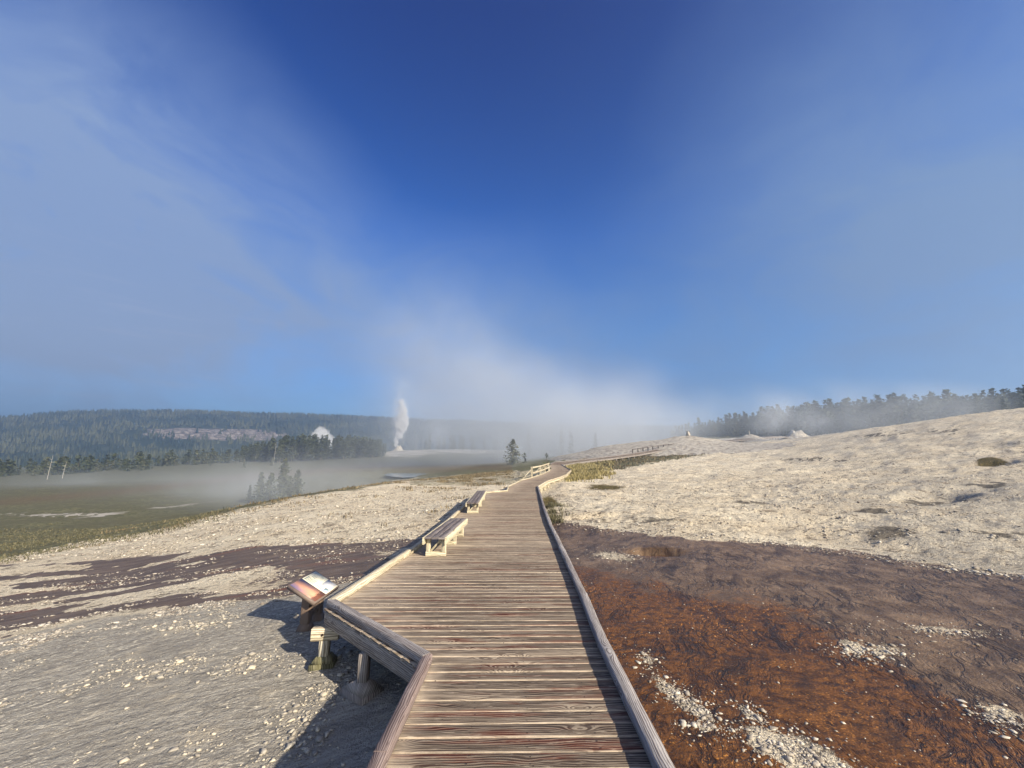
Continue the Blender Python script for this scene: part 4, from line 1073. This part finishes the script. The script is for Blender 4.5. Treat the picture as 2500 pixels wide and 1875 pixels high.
# left flat: more towards the deck
n = 90000; xs = rng.uniform(-9, -.2, n); ys = rng.uniform(1.6, 9.5, n)
dens = fbm(xs * 1.4, ys * 1.4, 4, 61); dens2 = fbm(xs * .5 + ys * .3, ys * .9, 3, 63)
Xp, Yp = to_px(xs, ys, np.full(n, -.68))
keep = (rng.random(n) < np.clip((dens - .52) * 3, .012, 1) * np.clip(.12 + np.exp(-np.abs(xs + 1.4) / 1.6) * 1.0 + (dens2 > .57) * .35, 0, 1)) & (Yp > left_lo(Xp) - 30) & (Xp > -300)
keep &= ~((xs > dxl(ys) + .5))
xs, ys = xs[keep], ys[keep]; sz = np.clip(rng.lognormal(math.log(.014), .55, len(xs)), .006, .055)
stones(xs, ys, sz, 'gravel', 'loose grey and cream pebbles strewn over the silty flat', M_st)
# runoff band on the left: pale flakes in strings
n = 60000; X_ = rng.uniform(-100, 1050, n); Y_ = rng.uniform(1330, 1570, n); xs, ys = inv(X_, Y_, -.95)
f1 = fbm(xs * .8 + ys * .25, ys * 3.2 - xs * .7, 4, 67)
keep = (Y_ > left_up(X_) - 8) & (Y_ < left_lo(X_) + 45) & (f1 > .56) & (rng.random(n) < .45)
xs, ys = xs[keep], ys[keep]; stones(xs, ys, np.clip(rng.lognormal(math.log(.016), .55, len(xs)), .006, .06), 'gravel', 'pale sinter flakes lying in strings in the violet grey runoff', M_stw, flat=.35)
# right: crumbs in the brown runoff
xs_, ys_, ss_ = [], [], []
for X0, Y0, sx, sy, sl, w in CLUST:
    m_n = int(90 + sx * sy * .24 * (1 if Y0 > 1500 else .5)); dx = rng.normal(0, sx * .75, m_n) * rng.uniform(.3, 1.6, m_n); dy = rng.normal(0, sy * .7, m_n) * rng.uniform(.2, 1.7, m_n) + sl * dx
    x_, y_ = inv(X0 + dx, Y0 + dy, -.32); xs_.append(x_); ys_.append(y_); ss_.append(np.clip(rng.lognormal(math.log(.0036 + .0007 * np.mean(y_)), .75, m_n), .0015, .04))
n = 1500; X_ = rng.uniform(1330, 2520, n); x_, y_ = inv(X_, brown_edge(X_) + np.abs(rng.normal(0, 5, n)), -.3); xs_.append(x_); ys_.append(y_); ss_.append(np.clip(rng.lognormal(math.log(.017), .55, n), .006, .06))
n = 260; X_ = rng.uniform(1400, 2520, n); x_, y_ = inv(X_, rng.uniform(1300, 1860, n), -.32); xs_.append(x_); ys_.append(y_); ss_.append(rng.uniform(.006, .02, n))
xs, ys, ss = map(np.concatenate, (xs_, ys_, ss_)); k = (ys > 1.4) & (xs > dxr(ys) + .25); stones(xs[k], ys[k], ss[k], 'gravel', 'white sinter crumbs in patches on the brown microbial runoff', M_stw, flat=.4, sink=.4)
# right hill: knobbly crust crumbs
n = 80000; xs = rng.uniform(1.6, 45, n); ys = 6 + 40 * rng.random(n) ** 1.5
zb = base_z(xs, ys); Xp, Yp = to_px(xs, ys, zb)
keep = (Yp < brown_edge(Xp) - 1) & (xs > dxr(ys) + .3) & (Xp < 2600) & (rng.random(n) < np.clip((fbm(xs * .7, ys * .7, 4, 77) - .42) * 5, .05, 1))
stones(xs[keep], ys[keep], np.clip(rng.lognormal(math.log(.017), .6, keep.sum()), .006, .08), 'gravel', 'knobbly pale crust crumbs over the slope right of the boardwalk', M_stw, flat=.6)
# left slope above the runoff band
n = 30000; xs = rng.uniform(-24, -1.8, n); ys = 8 + 24 * rng.random(n) ** 1.3
zb = base_z(xs, ys); Xp, Yp = to_px(xs, ys, zb)
keep = (Yp < left_up(Xp)) & (Yp > grass_edge(Xp)) & (xs < dxl(ys) - .3) & (rng.random(n) < np.clip((fbm(xs * .6 + 3, ys * 1.4, 4, 79) - .42) * 5, .05, 1))
stones(xs[keep], ys[keep], np.clip(rng.lognormal(math.log(.03), .5, keep.sum()), .01, .09), 'gravel', 'small cream crumbs over the slope left of the boardwalk', M_stw, flat=.5)

# ------------------------------------------------------------------ grasses
def grass_mat(name, c0, c1):
    m, g, b = new_mat(name, .8); a = g.n('ShaderNodeSeparateColor', {0: g.n('ShaderNodeAttribute', attribute_name='tone').outputs[0]}).outputs[0]
    g.set(b.inputs['Base Color'], g.mix(a, c0, c1)); return m
def tufts(x, y, h, n_bl, spread, name, label, mat, bw=.012):
    x = np.asarray(x); y = np.asarray(y); z = base_z(x, y) + relief(x, y); m_ = len(x); N = m_ * n_bl
    X = np.repeat(x, n_bl) + rng.normal(0, spread, N); Y = np.repeat(y, n_bl) + rng.normal(0, spread, N); Z = np.repeat(z, n_bl) - .02
    H = np.repeat(h, n_bl) * rng.uniform(.5, 1.2, N); a = rng.uniform(0, 6.28, N); ln = H * rng.uniform(.1, .6, N); w = bw * (1 + np.repeat(y, n_bl) / 12)
    v0 = np.stack([X - np.sin(a) * w, Y + np.cos(a) * w, Z], 1); v1 = np.stack([X + np.sin(a) * w, Y - np.cos(a) * w, Z], 1); v2 = np.stack([X + np.cos(a) * ln, Y + np.sin(a) * ln, Z + H], 1)
    V = np.stack([v0, v1, v2], 1).reshape(-1, 3); t = np.repeat(rng.random(N), 3)
    o = mesh_np(name, V, np.arange(N * 3).reshape(-1, 3), mat, attrs={'tone': np.stack([t, t, t], 1)}); tag(o, label, 'grass', kind='stuff')
M_dry = grass_mat('dry_grass', (.14, .12, .04), (.42, .35, .17)); M_green = grass_mat('green_sedge', (.05, .052, .03), (.14, .125, .07)); M_brn = grass_mat('brown_tussock', (.07, .055, .03), (.24, .19, .11))
n = 3000; X_ = rng.uniform(1385, 1500, n); Y_ = rng.uniform(1141, 1170, n) + rng.normal(0, 3, n) - (X_ - 1400) * .07; xs, ys = inv(X_, Y_, -.35); k = (ys < 80) & (xs > dxr(ys) + .5) & (rng.random(n) < np.clip(1.1 - (X_ - 1392) / 120, .03, 1) * (fbm(xs * .5, ys * .3, 3, 8) > .4)); tufts(xs[k], ys[k], np.full(k.sum(), .45), 8, .18, 'grass', 'tall tawny grass outside the bend of the boardwalk', M_dry)
n = 120; ys = rng.uniform(14.5, 20, n); xs = dxr(ys) + .25 + np.abs(rng.normal(0, .35, n)); k = (fbm(ys, ys * 0 + 2, 3, 5) > .42); tufts(xs[k], ys[k], np.full(k.sum(), .22), 10, .07, 'grass', 'green sedge tufts along the right edge beams of the deck', M_green, .006)
n = 2400; X_ = rng.uniform(1370, 1900, n); y_ = rng.uniform(45, 100, n); ps = []
xs = (X_ - 1250) * (y_ * CT) / FPX; k = (to_px(xs, y_, base_z(xs, y_))[1] < np.interp(X_, [1370, 1470, 1560, 1700, 1900], [1172, 1150, 1138, 1112, 1086])) & (xs > dxr(np.minimum(y_, 72)) + 1); tufts(xs[k], y_[k], np.full(k.sum(), .3), 6, .4, 'grass', 'low olive grass below the climbing walkway', M_brn)
n = 9000; xs = rng.uniform(-26, 0, n); ys = rng.uniform(12, 75, n); zb = base_z(xs, ys); Xp, Yp = to_px(xs, ys, zb); f_ = fbm(xs * .35, ys * .55, 4, 91)
k = (xs < dxl(ys) - .6) & (Yp < left_up(Xp) - 25) & (f_ > .54) & ((Yp < 1185) | (rng.random(n) < .28)) & (Yp > grass_edge(Xp) - 20); tufts(xs[k], ys[k], rng.uniform(.08, .22, k.sum()), 10, .22, 'grass', 'brown tussocks dotting the pale slope on the left', M_brn)
n = 4500; X_ = rng.uniform(-100, 560, n); Y_ = grass_edge(X_) - np.abs(rng.normal(0, 16, n)) + 12; y_ = rng.uniform(14, 40, n); xs = (X_ - 1250) * (y_ * CT - .9) / FPX; zb = base_z(xs, y_); Xp, Yp = to_px(xs, y_, zb); k = (Yp < grass_edge(Xp) + 14) & (Yp > grass_edge(Xp) - 70) & (fbm(xs * .4, y_ * .4, 3, 95) > .45); tufts(xs[k], y_[k], rng.uniform(.05, .13, k.sum()), 6, .25, 'grass', 'green sedge at the foot of the pale slope on the left', M_green)

# ------------------------------------------------------------------ steam
def steam(name, label, loc, scale, dens, nscale=2.0, thr=(.38, .62), kind='stuff', rot=(0, 0, 0), shape='ball', warp=.35, step=1.0, colr=(.82, .88, .96), aniso=0.0, power=1.0):
    bpy.ops.mesh.primitive_cube_add(size=2.0) if shape == 'box' else bpy.ops.mesh.primitive_ico_sphere_add(subdivisions=3, radius=1.0)
    o = bpy.context.object; o.name = name; o.data.name = name; o.location = loc; o.scale = scale; o.rotation_euler = rot
    m = bpy.data.materials.new(name); m.use_nodes = True; g = G(m.node_tree); g.nodes.clear()
    out = g.n('ShaderNodeOutputMaterial'); P = g.n('ShaderNodeTexCoord').outputs['Object']
    asp = max(scale); Q = g.map(P, sc=tuple(s_ / asp for s_ in scale))
    nz = g.n('ShaderNodeTexNoise', {'Vector': Q, 'Scale': nscale, 'Detail': 3.0, 'Roughness': .55})
    Pw = g.vm('ADD', P, g.vm('SCALE', g.vm('SUBTRACT', nz.outputs[1], (.5, .5, .5)), sc=warp))
    if shape == 'plume':      # narrow at the foot, wide above
        sp_ = g.n('ShaderNodeSeparateXYZ', {0: Pw}).outputs
        wdt = g.lin(sp_[2], -1, .6, .16, .8); rr_ = g.m('DIVIDE', g.m('SQRT', g.m('ADD', g.m('POWER', sp_[0], 2.0), g.m('POWER', sp_[1], 2.0))), wdt)
        fall = g.m('MULTIPLY', g.sstep(rr_, 1.0, .25), g.m('MULTIPLY', g.sstep(sp_[2], 1.0, .1), g.lin(sp_[2], -1, 1, 1.6, .35)))
    else: fall = g.m('POWER', g.sstep(g.vm('LENGTH', Pw), .95, .0), power)
    n2 = g.noise(Q, nscale * 1.7, 4, .6, .3)
    d = g.m('MULTIPLY', g.m('MULTIPLY', fall, g.lin(n2, thr[0], thr[1], .0, 1.0)), dens)
    g.m('MAXIMUM', d, 0.0)
    pv = g.n('ShaderNodeVolumePrincipled', {'Color': (*colr, 1), 'Density': d, 'Anisotropy': aniso}); g.links.new(pv.outputs[0], out.inputs['Volume'])
    o.data.materials.append(m); tag(o, label, 'steam', kind=kind); return o
def smid(X, Y, y): return at_y(X, Y, y)
steam('steam', 'thick steam bank drifting low across the middle distance', smid(1285, 1045, 150), (112, 42, 46), .066, 1.5, (.20, .70), warp=.8, power=1.7)
steam('steam', 'thin high steam trailing up to the left from the thick bank', smid(1110, 880, 180), (80, 40, 52), .020, 1.3, (.26, .70), rot=(0, .5, 0), warp=.8, power=1.5)
steam('steam', 'grey steam veil over the foot of the misty forest', smid(1440, 1065, 200), (80, 36, 34), .062, 1.6, (.24, .62))
steam('steam', 'thin steam hanging in front of the forest on the right', smid(2080, 1010, 128), (100, 16, 15), .045, 2.4, (.34, .62))
steam('steam', 'low mist lying on the plain around the conifer clump', smid(700, 1195, 74), (48, 24, 7), .020, 2.0, (.34, .62))
def puffs(label, centre, balls, dens, colr=(.95, .96, 1.0), bil=2.6, ns=2.4):
    """billowing cauliflower steam: one lumpy closed shell of even density"""
    bmm = bmesh.new()
    for (x, y, z, r_) in balls:
        bmesh.ops.create_icosphere(bmm, subdivisions=3, radius=r_, matrix=Matrix.Translation((x, y, z)) @ Matrix.Diagonal((1, 1, 1.15, 1)))
    me = bpy.data.meshes.new('steam'); bmm.to_mesh(me); bmm.free()
    o = bpy.data.objects.new('steam', me); COL.objects.link(o); o.location = centre
    rm = o.modifiers.new('remesh', 'REMESH'); rm.mode = 'VOXEL'; rm.voxel_size = .45
    tx = bpy.data.textures.new('billow', 'CLOUDS'); tx.noise_scale = ns; tx.noise_depth = 3
    dm = o.modifiers.new('billow', 'DISPLACE'); dm.texture = tx; dm.strength = bil; dm.mid_level = .5
    m = bpy.data.materials.new('steam_billow'); m.use_nodes = True; g = G(m.node_tree); g.nodes.clear(); out = g.n('ShaderNodeOutputMaterial')
    pv = g.n('ShaderNodeVolumePrincipled', {'Color': (*colr, 1), 'Density': dens, 'Anisotropy': -.35}); g.links.new(pv.outputs[0], out.inputs['Volume']); me.materials.append(m)
    tag(o, label, 'steam', kind='stuff'); return o
bl_ = []
for k in range(22):
    t = k / 21; z = 1 + t * 38; w = 1.3 + 3.0 * min(1, t * 1.7) * (1 - max(0, t - .55) * 1.7)
    bl_.append((1.8 * math.sin(t * 5.2 + 4.6) + t * 2.2 - .8 + rnd.uniform(-1, 1) * w * .5, rnd.uniform(-.6, .6), z, w * rnd.uniform(.75, 1.15)))
puffs('tall white plume rising from the castle like cone', put(973, 330) + Vector((0, 0, 2.5)), bl_, .34, bil=3.6)
steam('steam', 'soft veil of vapour wrapped round the tall white plume', at_y(978, 1020, 330), (10, 8, 28), .26, 4.0, (.34, .60), warp=.6, colr=(.95, .96, 1.0))
steam('steam', 'faint steam haze floating above the tall white plume', at_y(982, 945, 330), (13, 13, 15), .03, 2.0, (.32, .6))
c_ = at_y(782, 1080, 420)
puffs('round white steam puff behind the dense grove', c_ + Vector((0, 0, 4)), [(-7, 0, -3, 7), (0, 0, 1, 10), (7, 0, -2, 7.5), (2, 0, -9, 9), (-4, 0, -10, 8)], .055, bil=7.0, ns=5.0)
c_ = at_y(893, 1084, 420)
puffs('smaller white steam puff right of the round one', c_, [(-5, 0, 2.5, 3.5), (0, 0, 1, 4.5), (5, 0, -1, 4.5), (1, 0, -5, 7), (8, 0, -4, 4)], .06, bil=4.5, ns=3.5)
steam('steam', 'wispy steam leaning off the row of trunks on the terrace', at_y(1070, 1060, 350), (18, 12, 20), .07, 2.2, (.36, .62), rot=(0, -.3, 0))
steam('steam', 'wispy steam blowing from the rugged grey cone', at_y(1885, 1020, 150), (14, 8, 9), .075, 2.0, (.34, .62), rot=(0, -.5, 0))
steam('steam', 'light steam curling behind the broken topped white cone', at_y(1985, 1035, 172), (12, 8, 8), .06, 2.2, (.34, .62))
steam('steam', 'pocket of mist drifting before the conifer clump', smid(690, 1180, 50), (22, 9, 7), .050, 2.0, (.30, .62))
steam('steam', 'grey mist wisps over the left part of the meadow', smid(250, 1190, 110), (60, 30, 8), .012, 2.0, (.34, .62))
steam('steam', 'thin steam drifting across the lone round topped tree', smid(1262, 1105, 104), (12, 5, 7), .055, 2.0, (.30, .62))
# general haze
bpy.ops.mesh.primitive_cube_add(size=1.0); hzb = bpy.context.object; hzb.name = 'haze'
hzb.dimensions = (4600, 2300, 175); hzb.location = (0, 1050, 70)
m = bpy.data.materials.new('haze'); m.use_nodes = True; g = G(m.node_tree); g.nodes.clear()
out = g.n('ShaderNodeOutputMaterial'); pv = g.n('ShaderNodeVolumePrincipled', {'Color': (.47, .64, .86, 1), 'Density': .00085, 'Anisotropy': .62}); g.links.new(pv.outputs[0], out.inputs['Volume'])
hzb.data.materials.append(m); tag(hzb, 'pale morning haze', 'haze', kind='stuff')
